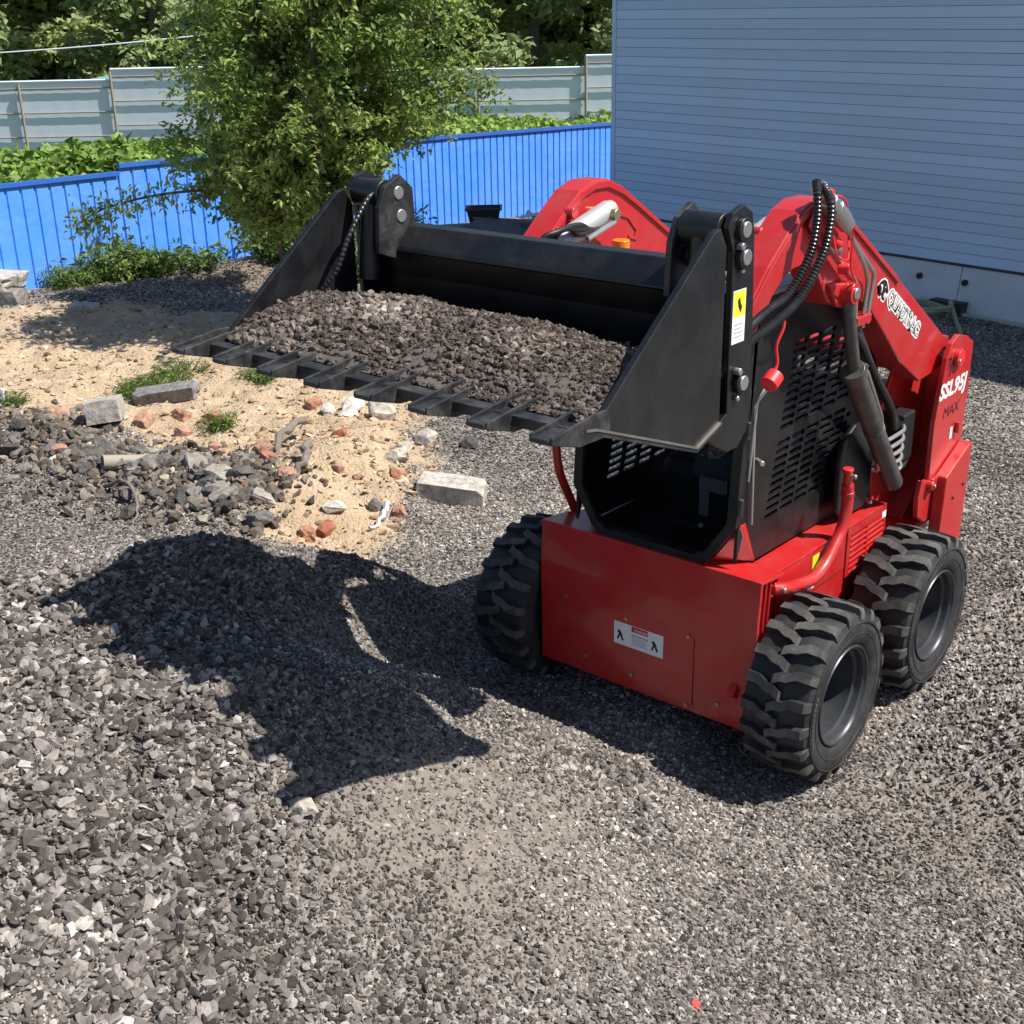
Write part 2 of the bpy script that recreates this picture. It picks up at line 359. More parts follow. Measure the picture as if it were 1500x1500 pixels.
def scatter(name, pos, size, coll, base=None, m=None, tilt=.5, tone=None, seed=1):
    """one object whose loose points carry stones; base: (verts, quads) of a surface joined to it"""
    r = np.random.default_rng(seed); n = len(pos); me = bpy.data.meshes.new(name); nb = 0
    if base is not None: nb = len(base[0]); allp = np.concatenate([base[0], pos])
    else: allp = pos
    me.from_pydata([tuple(p) for p in allp] if nb else [], [], [tuple(q) for q in base[1]] if nb else [])
    if not nb:
        me.vertices.add(n); me.vertices.foreach_set('co', np.ascontiguousarray(pos, np.float32).ravel())
    rot = np.zeros((nb + n, 3)); rot[nb:, 0] = r.normal(0, tilt, n); rot[nb:, 1] = r.normal(0, tilt, n); rot[nb:, 2] = r.uniform(0, 6.283, n)
    scl = np.ones((nb + n, 3)); scl[nb:] = size[:, None] * r.uniform(.8, 1.2, (n, 3))
    fattr(me, 'rot', rot, 'FLOAT_VECTOR'); fattr(me, 'scl', scl, 'FLOAT_VECTOR')
    fattr(me, 'pick', r.integers(0, 8, nb + n), 'INT')
    tn = np.zeros(nb + n); tn[nb:] = r.beta(1.6, 2.0, n) if tone is None else tone; fattr(me, 'tone', tn)
    u = np.zeros(nb + n, bool); u[nb:] = True; a = me.attributes.new('use', 'BOOLEAN', 'POINT'); a.data.foreach_set('value', u)
    if nb: me.shade_smooth()
    o = obj(name, me, m); md = o.modifiers.new('scatter', 'NODES'); md.node_group = scatter_group(coll); return o
def polar(n, rmin, rmax, p=1.0, az0=-1.32, az1=-.12):
    az = RNG.uniform(az0, az1, n); t = RNG.random(n); r = rmin + (rmax - rmin) * t ** p
    return CAM.x + r * np.sin(az), CAM.y + r * np.cos(az), r
GCOL = rock_col('gravel_stones', GRAV, .62); DCOL = rock_col('dark_stones', DRKG, .75); SCOL = rock_col('sand_stones', SANDST, .6)
# fine stones
x, y, r = polar(300000, 1.6, 17, 1.2)
sa, br, dk, as_, gn = masks(x, y)
cl = fbm(x, y, 1.3, 3)
keep = (RNG.random(len(x)) > .97 * sa) & (RNG.random(len(x)) > .35 * br) & (as_ < .5) & (x > -11) & (y < 9.2)
x, y, r, br, cl, dk = [a[keep] for a in (x, y, r, br, cl, dk)]
sz = .008 + .012 * RNG.random(len(x)) ** 2 + .0011 * r
sc_ = sz; pos = np.stack([x, y, height(x, y) + sc_ * .12], -1)
tn = np.clip(RNG.beta(1.8, 2.0, len(x)) + cl * .7 + .3 * fbm(x, y, 5, 2) - dk * .2, 0, 1)
tag(scatter('fine_gravel', pos, sc_, GCOL, tone=tn, seed=3), 'fine grey gravel covering the yard', None, None, 'stuff')
# coarse stones: thick on the heap at the lower left and along the near edge, thin elsewhere
x, y, r = polar(230000, 1.6, 10, 1.0)
sa, br, dk, as_, gn = masks(x, y)
hp = np.clip(1.0 * np.exp(-(seg_dist(x, y, [(-1.7, -2.2), (-.75, -2.6), (.1, -3.3)]) / .75) ** 3) + bl(x, y, .35, -.9, .55, .7) + bl(x, y, 1.2, -2.6, .7, .5) + bl(x, y, -1.7, -1.3, .8, .5), 0, 1)
dens = .24 + .80 * hp + fbm(x, y, 2.0, 3) * .9
keep = (RNG.random(len(x)) < dens * (1 - .55 * br) * (1 - .98 * sa))
x, y, r, hp = [a[keep] for a in (x, y, r, hp)]
sz = .012 + (.009 + .034 * np.clip(hp, .25, 1)) * RNG.random(len(x)) ** 3.2
pos = np.stack([x, y, height(x, y) + sz * .22], -1)
ct = np.clip(RNG.beta(1.6, 2.1, len(x)) + fbm(x, y, 1.4, 3) * .75 + fbm(x, y, 6, 2) * .3, 0, 1)
tag(scatter('coarse_gravel', pos, sz, GCOL, seed=5, tilt=.6, tone=ct), 'coarse broken grey stones heaped over the yard', None, None, 'stuff')
# crumbs of clay and stone on the sand, clinker along its edge
x, y, r = polar(60000, 3, 16, 1.0)
sa, br, dk, as_, gn = masks(x, y); nn = fbm(x, y, 1.7, 3)
keep = ((sa > .30) | (seg_dist(x, y, RUBBLE) < .35) & (RNG.random(len(x)) < .6)) & (RNG.random(len(x)) < .35 + nn * 1.8 + .5 * np.exp(-((x + 4.2) ** 2 + (y - 1.5) ** 2) / 1.5)); x, y = x[keep], y[keep]
sz = .012 + .075 * RNG.random(len(x)) ** 4
tag(scatter('sand_crumbs', np.stack([x, y, height(x, y) + sz * .1], -1), sz, SCOL, seed=8), 'tan clods and pebbles lying on the sandy patch', None, None, 'stuff')
t = RNG.random(4200); k = (t * (len(RUBBLE) - 1)).astype(int); f = t * (len(RUBBLE) - 1) - k; R_ = np.array(RUBBLE)
p = R_[k] * (1 - f[:, None]) + R_[k + 1] * f[:, None] + RNG.normal(0, .24, (len(t), 2)) + np.array([.0, .05])
sz = .025 + .085 * RNG.random(len(t)) ** 2.5
tag(scatter('clinker_rubble', np.stack([p[:, 0], p[:, 1], height(p[:, 0], p[:, 1]) + sz * .15], -1), sz, DCOL, seed=9, tilt=.7), 'dark clinker and asphalt crumbs along the edge of the sand', None, None, 'stuff')

# ------------------------------------------------------------------ building on the right
SID = worn('siding_paint', (.44, .60, .80), (.50, .58, .66), .30, .8, .7, .03)
oi_ = nd(SID, 'ShaderNodeObjectInfo'); hs_ = nd(SID, 'ShaderNodeHueSaturation'); mr_ = nd(SID, 'ShaderNodeMapRange'); lk(SID, oi_.outputs['Random'], mr_.inputs[0]); mr_.inputs[3].default_value = .90; mr_.inputs[4].default_value = 1.06; lk(SID, mr_.outputs[0], hs_.inputs['Value'])
lk(SID, bs(SID).inputs['Base Color'].links[0].from_socket, hs_.inputs['Color']); lk(SID, hs_.outputs[0], bs(SID).inputs['Base Color'])
PLI = worn('plinth_sheet', (.52, .57, .62), (.30, .30, .28), .42, 2.0, .7, .05)
DARKM = worn('dark_trim', (.03, .035, .045), (.08, .08, .08), .5)
WA = Vector((-7.62, 10.08, 0)); wd = Vector((.9866, -.1633, 0)); wn_ = Vector((-.1633, -.9866, 0))   # wall line, outward normal
bld = empty('metal_clad_building', WA, math.atan2(wd.y, wd.x))
tag(bld, 'long low building clad in horizontal blue grey siding', 'building')
WL = 15.0; ZB0, ZT = .56, 5.1; PITCH = .116
# local frame: x along the wall, y into the building, z up
box('core_wall', (0.02, .03, 0), (WL, 6, ZT - .03), DARKM, bld, bev=0)
bd_me = None; nb_ = int((ZT - ZB0) / PITCH)
for i in range(nb_):
    z0 = ZB0 + i * PITCH
    if bd_me is None:
        bm = bmesh.new(); h = PITCH
        add_prism(bm, [(.028, 0.0005), (-.010, .0005), (-.012, .004), (-.008, h - .004), (.004, h - .0015), (.028, h - .0005)], 'x', .075, WL - .05)
        bd_me = bpy.data.meshes.new('siding_board'); bm.to_mesh(bd_me); bm.free(); bd_me.materials.append(SID)
    o = link(bpy.data.objects.new('siding_board', bd_me), bld); o.location.z = z0 + .0; o.location.y = 0
prism('corner_trim', [(0, -.02), (.072, -.02), (.072, .026), (.015, .026), (.015, .2), (0, .2)], 'z', ZB0 - .02, ZT, SID, bld)
box('side_cladding', (-.004, .205, ZB0), (.015, 6, ZT), SID, bld)
box('roof', (-.12, -.12, ZT + .002), (WL, 6.1, ZT + .10), DARKM, bld)
box('drip_edge', (0, -.045, ZB0 - .022), (WL, .03, ZB0 - .002), DARKM, bld)
px_ = [0.02, 2.1, 4.0, 5.55, 7.4, 9.6, 12, WL]
for a_, b_ in zip(px_, px_[1:]):
    prism('plinth_panel', [(.028, ZB0 - .024), (-.03, ZB0 - .024), (-.11, .03), (.028, -.05)], 'x', a_ + .004, b_ - .004, PLI, bld)
for bx_ in (4.35, 5.05, 5.62, 2.6, 6.7):
    o = cyl('anchor_bolt', (bx_, -.09, ZB0 - .19), (bx_, -.045, ZB0 - .19), .034, INK, bld)
box('kerb_strip', (0, -.20, -.1), (WL, -.13, .055), worn('pale_concrete', (.42, .41, .38), (.25, .24, .22), .9), bld)

# ------------------------------------------------------------------ fences
BLUE = worn('blue_sheet', (.085, .31, .90), (.22, .38, .72), .45, 1.6, .6, .04)
_n = noise(BLUE, 2.6, 3, .5, .8); _b = nd(BLUE, 'ShaderNodeBump'); _b.inputs['Strength'].default_value = .35; _b.inputs['Distance'].default_value = .05; lk(BLUE, _n, _b.inputs['Height']); lk(BLUE, _b.outputs[0], bs(BLUE).inputs['Normal'])
BLUED = worn('blue_trim', (.03, .13, .50), (.1, .15, .3), .4)
def blue_fence(name, label, runs):
    f = empty(name, (runs[0][0][0], runs[0][0][1], 0)); tag(f, label, 'fence')
    for (a, b, zt0, zt1, pitch) in runs:
        a = Vector((a[0], a[1], 0)); b = Vector((b[0], b[1], 0)); L_ = (b - a).length; d = (b - a) / L_; nrm = Vector((d.y, -d.x, 0)) # towards +x
        ns = max(1, round(L_ / 1.2)); wS = L_ / ns; o0 = f.location
        for s in range(ns):
            bm = bmesh.new(); nr = max(2, round(wS / pitch)); pw = wS / nr; sec = []
            for k in range(nr): sec += [(k * pw, 0), (k * pw + pw * .80, 0), (k * pw + pw * .86, -.020), (k * pw + pw * .94, -.020)]
            sec.append((wS - .002, -.0)); off = (s % 2) * .003
            rows = []
            for t_, zf in ((0, 0), (1, 1)):
                row = []
                for (u, w) in sec:
                    P = a + d * (s * wS + u) + nrm * (w + off) - o0
                    zt = zt0 + (zt1 - zt0) * (s * wS + u) / L_
                    row.append(bm.verts.new((P.x, P.y, (zt - .01) if zf else -.25)))
                rows.append(row)
            for i in range(len(sec) - 1): bm.faces.new((rows[0][i], rows[0][i + 1], rows[1][i + 1], rows[1][i]))
            o = from_bm(bm, 'corrugated_sheet', BLUE, f); so_ = o.modifiers.new('thick', 'SOLIDIFY'); so_.thickness = .0015
        bm = bmesh.new(); add_prism(bm, [(-.03, 0), (.03, 0), (.03, -.02), (.024, -.02), (.024, -.004), (-.024, -.004), (-.024, -.05), (-.03, -.05)], 'x', 0, L_)
        ang = math.atan2(d.y, d.x); slope = math.atan2(zt1 - zt0, L_)
        o = from_bm(bm, 'cap_strip', BLUED, f); o.matrix_local = Matrix.Translation(a - o0 + Vector((0, 0, zt0 + .003))) @ Matrix.Rotation(ang, 4, 'Z') @ Matrix.Rotation(-slope, 4, 'Y')
        for s in range(int(L_ / 2.4) + 1):
            P = a + d * min(s * 2.4 + .1, L_ - .05) - nrm * .06 - o0
            box('post', (P.x - .03, P.y - .03, -.3), (P.x + .03, P.y + .03, zt0 - .05 + (zt1 - zt0) * s * 2.4 / L_), DARKM, f)
    return f
blue_fence('blue_fence', 'bright blue corrugated metal fence with a stepped top edge behind the tree',
           [((-11.1, -3.5), (-11.08, 4.42), 1.62, 1.50, .205), ((-11.08, 4.425), (-10.95, 9.2), 1.59, 1.50, .205), ((-10.95, 9.205), (-10.45, 16.5), 1.47, 1.28, .155)])
GREYS = worn('grey_sheet', (.66, .74, .82), (.66, .70, .72), .6, .5, .4, .02)
RUST = worn('rusty_steel', (.30, .26, .21), (.38, .33, .27), .8)
gf = empty('grey_fence', (-20, 8, 0)); tag(gf, 'pale grey sheet fence with rusty posts and rails beyond the blue fence', 'fence')
# runs square to the view about thirty metres away
yaw = -0.7056; fdir = Vector((math.cos(yaw), -math.sin(yaw), 0)); fwd = Vector((math.sin(yaw), math.cos(yaw), 0))
F0 = Vector((CAM.x, CAM.y, 0)) + fwd * 32.0
def lat(u): return (u - 750) / 1843.1 * 32.6
stops = [(-330, 1.55, 0), (-160, 1.55, 0), (-20, 1.55, 0), (92, 1.55, 0), (218, 1.55, 1), (350, 1.78, 0), (470, 1.78, 0), (595, 1.78, 1), (716, 1.80, 0), (863, 1.80, 1), (1010, 2.06, 0), (1160, 2.06, 0), (1310, 2.06, 0)]
zt = [1.78, 1.78, 1.78, 1.78, 2.02, 2.0, 2.0, 1.84, 1.84, 2.10, 2.10, 2.10]
for i in range(len(stops) - 1):
    a = F0 + fdir * lat(stops[i][0]); b = F0 + fdir * lat(stops[i + 1][0]); top = zt[i]; L_ = (b - a).length; o0 = gf.location
    bm = bmesh.new(); nr = int(L_ / .22)
    row = []
    for k in range(nr + 1):
        P = a + fdir * (L_ * k / nr) - o0 + fwd * (.002 if k % 2 else 0); row.append((bm.verts.new((P.x, P.y, -1.2)), bm.verts.new((P.x, P.y, top))))
    for p, q in zip(row, row[1:]): bm.faces.new((p[0], q[0], q[1], p[1]))
    o = from_bm(bm, 'sheet_panel', GREYS, gf); so_ = o.modifiers.new('thick', 'SOLIDIFY'); so_.thickness = .002
    bm = bmesh.new(); add_tube(bm, [a - o0 + Vector((0, 0, top + .02)), b - o0 + Vector((0, 0, top + .02))], .035, 6); from_bm(bm, 'cap_strip', GREYS, gf)
    for zr in (top - .14, top - .70, top - 1.26, top - 1.82):
        bm = bmesh.new(); add_tube(bm, [a - o0 - fwd * .03 + Vector((0, 0, zr)), b - o0 - fwd * .03 + Vector((0, 0, zr))], .016, 6); from_bm(bm, 'rail', RUST, gf)
    P = a - o0 - fwd * .06; bm = bmesh.new(); add_tube(bm, [(P.x, P.y, -1.2), (P.x, P.y, top - .03)], .034, 8); from_bm(bm, 'post', RUST, gf)

# ------------------------------------------------------------------ foliage
def leaf_mat(name, dark, mid, light, trans=.25):
    m = mat(name, mid, .55); n_ = noise(m, 1.3, 4, .6); g = nd(m, 'ShaderNodeAttribute'); g.attribute_name = 'tone'
    a = ramp(m, g.outputs['Fac'], [(0, dark), (.5, mid), (1, light)])
    lk(m, mix(m, .35, a, ramp(m, n_, [(.3, (.5,) * 3), (.7, (1.35,) * 3)]), 'MULTIPLY'), bs(m).inputs['Base Color'])
    bs(m).inputs['Specular IOR Level'].default_value = .35
    tr = nd(m, 'ShaderNodeBsdfTranslucent'); lk(m, a, tr.inputs[0]); mx = nd(m, 'ShaderNodeMixShader'); mx.inputs[0].default_value = trans
    out = m.node_tree.nodes['Material Output']; lk(m, bs(m).outputs[0], mx.inputs[1]); lk(m, tr.outputs[0], mx.inputs[2]); lk(m, mx.outputs[0], out.inputs[0]); return m
TREEL = leaf_mat('tree_leaf', (.13, .20, .045), (.29, .39, .10), (.48, .56, .21), .45)
WOODL = leaf_mat('wood_leaf', (.26, .33, .15), (.40, .48, .22), (.56, .62, .33), .6)
HERB = leaf_mat('herb_leaf', (.10, .17, .03), (.20, .32, .06), (.34, .45, .11), .3)
WEED = leaf_mat('weed_leaf', (.06, .10, .02), (.13, .20, .04), (.26, .33, .08), .3)
BARK = worn('bark', (.09, .07, .055), (.2, .17, .14), .9, 14, .8, .8, fine=40)
def leaves(name, P, size, m, parent=None, droop=.6, seed=1, width=.42, tone=None, up=0.0):
    """many folded leaves, each of two quads sharing a midrib"""
    r = np.random.default_rng(seed); n = len(P)
    a = r.uniform(0, 2 * np.pi, n); el = r.normal(-droop, .5, n)
    D = np.stack([np.cos(a) * np.cos(el), np.sin(a) * np.cos(el), np.sin(el)], -1)
    N0 = r.normal(0, 1, (n, 3)) + np.array([0, 0, 1.2 + up]); S = np.cross(D, N0); S /= np.linalg.norm(S, axis=1, keepdims=True) + 1e-9; N = np.cross(S, D)
    L = (size * r.uniform(.65, 1.25, n))[:, None]; W = L * width * .5
    v = np.stack([P, P + D * L * .45 + S * W + N * W * .35, P + D * L - N * L * .08, P + D * L * .45 - S * W + N * W * .35], 1)
    me = bpy.data.meshes.new(name); co = v.reshape(-1, 3).astype(np.float32); me.vertices.add(len(co)); me.vertices.foreach_set('co', co.ravel())
    b = np.arange(n)[:, None] * 4; tri = np.concatenate([b + [0, 1, 2], b + [0, 2, 3]], 1).reshape(-1).astype(np.int32)
    me.loops.add(len(tri)); me.loops.foreach_set('vertex_index', tri); me.polygons.add(n * 2)
    me.polygons.foreach_set('loop_start', np.arange(0, n * 6, 3, dtype=np.int32)); me.polygons.foreach_set('loop_total', np.full(n * 2, 3, np.int32)); me.update()
    tn = r.beta(2, 2, n) if tone is None else np.clip(tone + r.normal(0, .15, n), 0, 1); fattr(me, 'tone', np.repeat(tn, 4))
    return obj(name, me, m, parent)
def clump_pts(centres, radii, per, r):
    out = [];
    for c_, R_ in zip(centres, radii):
        k = int(per * R_ ** 2); d = r.normal(0, 1, (k, 3)); d /= np.linalg.norm(d, axis=1, keepdims=True); q = R_ * r.random((k, 1)) ** .55
        out.append(np.array(c_) + d * q * np.array([1, 1, .85]))
    return np.concatenate(out)

# the tree in front of the blue fence: trunk, limbs, weeping sprays of leaves
TX, TY = -7.65, 4.35; TZ = hz(TX, TY)
tree = empty('broadleaf_tree', (TX, TY, TZ)); tree.scale = (.87,) * 3; tag(tree, 'leafy green tree with drooping sprays standing in front of the blue fence', 'tree')
tr_ = random.Random(5); rr = np.random.default_rng(5)
bm = bmesh.new()
for (dx, dy, lx, ly, r0) in ((0, 0, -.15, .1, .12), (.18, .05, .7, -.4, .075), (-.12, .1, -.8, -.5, .07), (.05, -.12, .3, .9, .07)):
    pts = crom([(dx, dy, -.15), (dx + lx * .2, dy + ly * .2, .7), (dx + lx * .55, dy + ly * .55, 1.7), (dx + lx, dy + ly, 3.0), (dx + lx * 1.2, dy + ly * 1.2, 5.0)])
    add_tube(bm, pts, [r0 * (1 - .85 * i / len(pts)) for i in range(len(pts))], 10)
from_bm(bm, 'trunk', BARK, tree)
P_all = []; Tn = []
bm = bmesh.new()
def crown_rad(z): return float(np.interp(z, [1.4, 1.8, 2.4, 3.0, 3.7, 4.7, 5.7], [.45, .95, 1.55, 1.82, 1.85, 1.55, .8]))
for i in range(160):
    z0 = tr_.uniform(1.4, 4.8); az = tr_.uniform(0, 6.283); zt_ = z0 + tr_.uniform(.15, .9)
    rad = crown_rad(zt_) * tr_.uniform(.45, 1.0) * (1 + .16 * math.sin(3 * az + 2 * z0))
    s0 = Vector((math.cos(az) * .1, math.sin(az) * .1, max(.6, z0 - .35))); lx_ = (zt_ - 2.4) * .46 + .12; e0 = Vector((math.cos(az) * rad + fdir.x * lx_, math.sin(az) * rad + fdir.y * lx_, zt_)); mid = s0.lerp(e0, .5) + Vector((tr_.gauss(0, .1), tr_.gauss(0, .1), .04))
    pp = crom([s0, mid, e0], 6); add_tube(bm, pp, [.022 * (1 - .8 * k / len(pp)) for k in range(len(pp))], 5)
    tone0 = tr_.uniform(.2, .8)
    for k in range(4, len(pp)):
        for j in range(3):
            c0 = np.array(pp[k]) + rr.normal(0, .10, 3); d = np.array([math.cos(az), math.sin(az), .25]) + rr.normal(0, .55, 3); d /= np.linalg.norm(d); ln = rr.uniform(.15, .42); nl = 17
            t_ = rr.random(nl)[:, None]; q = c0 + t_ * d * ln - np.array([0, 0, 1]) * (t_ ** 2) * ln * .45 + rr.normal(0, .035, (nl, 3)); P_all.append(q); Tn.append(np.full(nl, tone0))
from_bm(bm, 'limb', BARK, tree)
P_all = np.concatenate(P_all); Tn = np.concatenate(Tn)
tag(leaves('crown', P_all, .096, TREEL, tree, .35, 3, .46, Tn), kind='stuff')
# low spray reaching left in front of the fence
bm = bmesh.new(); c_ = crom([(-.3, -.2, 1.75), (-1.0, -1.1, 1.75), (-1.45, -1.75, 1.62), (-1.6, -2.1, 1.45)], 8); add_tube(bm, c_, [.02 * (1 - .7 * i / len(c_)) for i in range(len(c_))], 6); from_bm(bm, 'limb', BARK, tree)
q = np.concatenate([np.array(p)[None] + rr.normal(0, .10, (26, 3)) for p in c_[8:]] + [np.array([-1.5, -1.85, 1.35]) + rr.normal(0, .14, (90, 3))]); tag(leaves('crown', q, .095, TREEL, tree, .75, 4, .4), kind='stuff')

# shrub and weeds at the foot of the fence
def herb_clump(name, label, cat, loc, n, rad, hgt, size, m, seed, group=None, width=.4):
    r = np.random.default_rng(seed); e = empty(name, (loc[0], loc[1], hz(*loc)));
    tag(e, label, cat, group); bm = bmesh.new(); pts = []
    for i in range(n):
        a = r.uniform(0, 6.283); rr_ = rad * r.random() ** .6; b_ = np.array([math.cos(a) * rr_ * .6, math.sin(a) * rr_ * .6, 0]); h = hgt * r.uniform(.45, 1.05)
        t_ = b_ + np.array([math.cos(a) * rr_ * .5, math.sin(a) * rr_ * .5, h]); add_tube(bm, [b_, (b_ + t_) / 2 + r.normal(0, .02, 3), t_], [.007, .005, .002], 4)
        k = 14; q = b_ + (t_ - b_) * r.uniform(.25, 1.05, (k, 1)) + r.normal(0, size * .45, (k, 3)); q[:, 2] = np.maximum(q[:, 2], .02); pts.append(q)
    from_bm(bm, 'stem', WEED, e); leaves('foliage', np.concatenate(pts), size, m, e, .15, seed, width); return e
herb_clump('shrub', 'dense dark green shrub growing at the fence under the tree', 'shrub', (-10.2, 6.15), 130, .6, .5, .10, WEED, 11)
herb_clump('shrub', 'low shrub beside the raised bucket edge below the tree', 'shrub', (-9.3, 6.4), 90, .5, .5, .09, WEED, 12)
herb_clump('weed_clump', 'tall leafy weed clump in front of the blue fence near the leaning slab', 'weeds', (-10.75, 4.0), 60, .42, .5, .10, WEED, 13)
herb_clump('weed_clump', 'yellowish grass tuft just right of the leaning concrete slab', 'weeds', (-10.85, 3.45), 90, .34, .24, .11, WEED, 14, width=.14)
herb_clump('weed_clump', 'low weeds hanging over the dark bank left of the shrub', 'weeds', (-10.6, 4.85), 60, .55, .26, .10, WEED, 15)
herb_clump('weed_clump', 'broad leaved dock plant at the foot of the blue fence', 'weeds', (-10.8, 4.35), 26, .26, .24, .18, WEED, 16)
herb_clump('weed_clump', 'small weeds at the foot of the fence left of the tub', 'weeds', (-10.5, 8.2), 60, .8, .3, .10, WEED, 21)
for (lx, ly, nn, rad, lab) in ((-6.95, 1.75, 120, .32, 'sparse grass growing behind the long asphalt chunk'), (-7.2, 2.3, 60, .3, 'thin grass patch on the sand further back'), (-6.35, 2.6, 50, .22, 'small grass tuft on the sand below the bucket teeth'),
                               (-5.35, 1.35, 34, .16, 'small green sprig on the sand mound'), (-7.5, .62, 60, .2, 'bright green tuft beside the white stake')):
    herb_clump('grass_tuft', lab, 'grass', (lx, ly), nn, rad, .10, .07, WEED, int(abs(lx * 100)), width=.13)
# field of broad-leaved plants on the bank behind the blue fence
r = np.random.default_rng(31); n = 52000
x = r.uniform(-19.5, -11.5, n); y = r.uniform(-2, 26, n)
hh = (.42 + .34 * fbm(x, y, .5, 3) * 2 + .25 * fbm(x, y, 2.2, 2)) * sstep(-11.4, -12.6, x); P = np.stack([x, y, height(x, y) + hh * r.uniform(.35, 1.0, n)], -1)
tag(leaves('broad_leaved_plants', P, .19, HERB, None, .2, 32, .7, .5 + 1.4 * fbm(x, y, 1.1, 3)), 'bright green broad leaved plants covering the bank behind the fence', None, None, 'stuff')
x = r.uniform(-15.5, -11.3, 9000); y = r.uniform(-1, 3.4, 9000); P = np.stack([x, y, height(x, y) + r.uniform(0, .5, 9000)], -1)
tag(leaves('tall_grass', P, .28, WEED, None, -1.0, 33, .10), 'tall grass behind the left end of the blue fence', None, None, 'stuff')

# trees beyond the grey fence
def far_tree(loc, hgt, rad, label, seed, tone=.5, size=.30):
    e = empty('woodland_tree', (loc[0], loc[1], -1.0)); tag(e, label, 'tree', 'trees beyond the grey fence'); r = np.random.default_rng(seed)
    bm = bmesh.new(); add_tube(bm, crom([(0, 0, -.3), (.1, .05, hgt * .3), (0, .15, hgt * .6), (.1, .1, hgt * .92)], 4), [.22 * (1 - .055 * i) for i in range(13)], 8); from_bm(bm, 'trunk', BARK, e)
    nc = 34; cs = []; rs = []
    for i in range(nc):
        z_ = r.uniform(.1, 1) * hgt; w = rad * (1 - .6 * abs(z_ / hgt - .45)) * r.uniform(.35, 1); a = r.uniform(0, 6.283)
        cs.append((math.cos(a) * w, math.sin(a) * w, z_)); rs.append(r.uniform(.55, 1.0))
    tag(leaves('crown', clump_pts(cs, rs, 420, r), size, WOODL, e, .2, seed, .6, tone), kind='stuff')
kinds = ['dark green dense tree', 'pale olive bushy tree', 'mid green rounded tree', 'deep green tall tree']
where = ['at the far left edge', 'left of the white balcony', 'under the white balcony', 'in the dark gap right of the balcony', 'just left of the near tree', 'behind the top of the near tree',
         'behind the right side of the near tree', 'right of the near tree', 'above the grey fence midway to the building', 'beside the building corner', 'half hidden behind the building', 'beyond the left edge', 'behind the building']
us = [-30, 60, 170, 270, 380, 480, 590, 700, 790, 880, 980, -160, 1090]
for i, u in enumerate(us):
    dd = 38 + (i * 37 % 5) * 1.3; P = Vector((CAM.x, CAM.y, 0)) + fwd * dd + fdir * ((u - 750) / 1843.1 * dd)
    far_tree((P.x, P.y), 7.2 + (i * 13 % 4) * .5, 2.1, '%s %s beyond the grey fence' % (kinds[i % 4], where[i]), 200 + i, .3 + .1 * (i * 7 % 5))
r = np.random.default_rng(77); uu = r.uniform(-350, 1300, 40000); dd = r.uniform(42.5, 46, 40000); lt = (uu - 750) / 1843.1 * dd
P = np.stack([CAM.x + fwd.x * dd + fdir.x * lt, CAM.y + fwd.y * dd + fdir.y * lt, -1 + 9.5 * r.random(40000)], -1)
tag(leaves('far_wood', P, .6, WOODL, None, .2, 78, .7, .25 + fbm(P[:, 0], P[:, 1], .3, 3)), 'dense dark wood closing the view behind the trees', None, None, 'stuff')

# white balcony of a far house, cable on poles, orange roof
def fpos(u, dep, z): P = Vector((CAM.x, CAM.y, 0)) + fwd * dep + fdir * ((u - 750) / 1843.1 * dep); P.z = z; return P
WH = worn('white_paint', (.72, .74, .77), (.5, .52, .55), .6)
hb = empty('far_house', fpos(162, 49, .35), -yaw); tag(hb, 'white balcony front of a far house showing over the treetops', 'house')
box('wall', (-1.0, 1.2, -1), (1.0, 4.5, 6.5), WH, hb); box('balcony_floor', (-1.1, 0, 3.18), (1.1, 1.2, 3.26), WH, hb)
box('handrail', (-.92, 0, 4.0), (.92, .06, 4.06), WH, hb)
for i in range(14): box('baluster', (-.90 + i * .135, .005, 3.26), (-.85 + i * .135, .05, 4.0), WH, hb)
# the balcony slab is carried by two posts
for s in (-.85, .8): box('post', (s, .03, -1), (s + .07, .1, 3.18), GREYS, hb)
cp = [fpos(-420, 35.5, 0), fpos(520, 35, 0)]
for i, (q, lab) in enumerate(zip(cp, ('wooden pole carrying the wire beyond the left edge', 'wooden pole carrying the wire hidden behind the near tree'))):
    e = empty('utility_pole', (q.x, q.y, -1)); tag(e, lab, 'pole'); cyl('shaft', (0, 0, 0), (0, 0, 4.8 + .7), .10, BARK, e, r1=.07); box('crossarm', (-.3, -.04, 5.2 - .55), (.3, .04, 5.28 - .55), BARK, e)
a, b = fpos(-420, 35.5, 2.4), fpos(520, 35, 3.05)
bm = bmesh.new(); add_tube(bm, [a.lerp(b, t) - Vector((0, 0, .35 * 4 * t * (1 - t))) for t in np.linspace(0, 1, 24)], .018, 5)
tag(from_bm(bm, 'overhead_wire', WH), 'thin pale wire strung across the trees at the upper left', 'wire')
ov = empty('parked_truck', fpos(353, 35, -1), -yaw); tag(ov, 'truck with an orange rounded cab roof behind the grey fence', 'truck')
ORG = worn('orange_paint', (.75, .14, .03), (.5, .2, .1), .4)
bm = bmesh.new(); add_box(bm, (-.28, -.3, 2.62), (.28, 1.4, 2.98)); bmesh.ops.bevel(bm, geom=bm.edges[:], offset=.12, segments=4, affect='EDGES'); from_bm(bm, 'cab_roof', ORG, ov)
box('cab', (-.9, -.4, 1.0), (.9, 1.5, 2.62), WH, ov, bev=.05); box('cargo_body', (-3.2, -.3, 1.0), (-.95, 1.5, 2.72), worn('teal_paint', (.10, .35, .36), (.3, .4, .4), .5), ov, bev=.03)
for wx_ in (-2.6, .3): cyl('wheel', (wx_, -.45, .5), (wx_, -.15, .5), .48, RUBBER, ov)

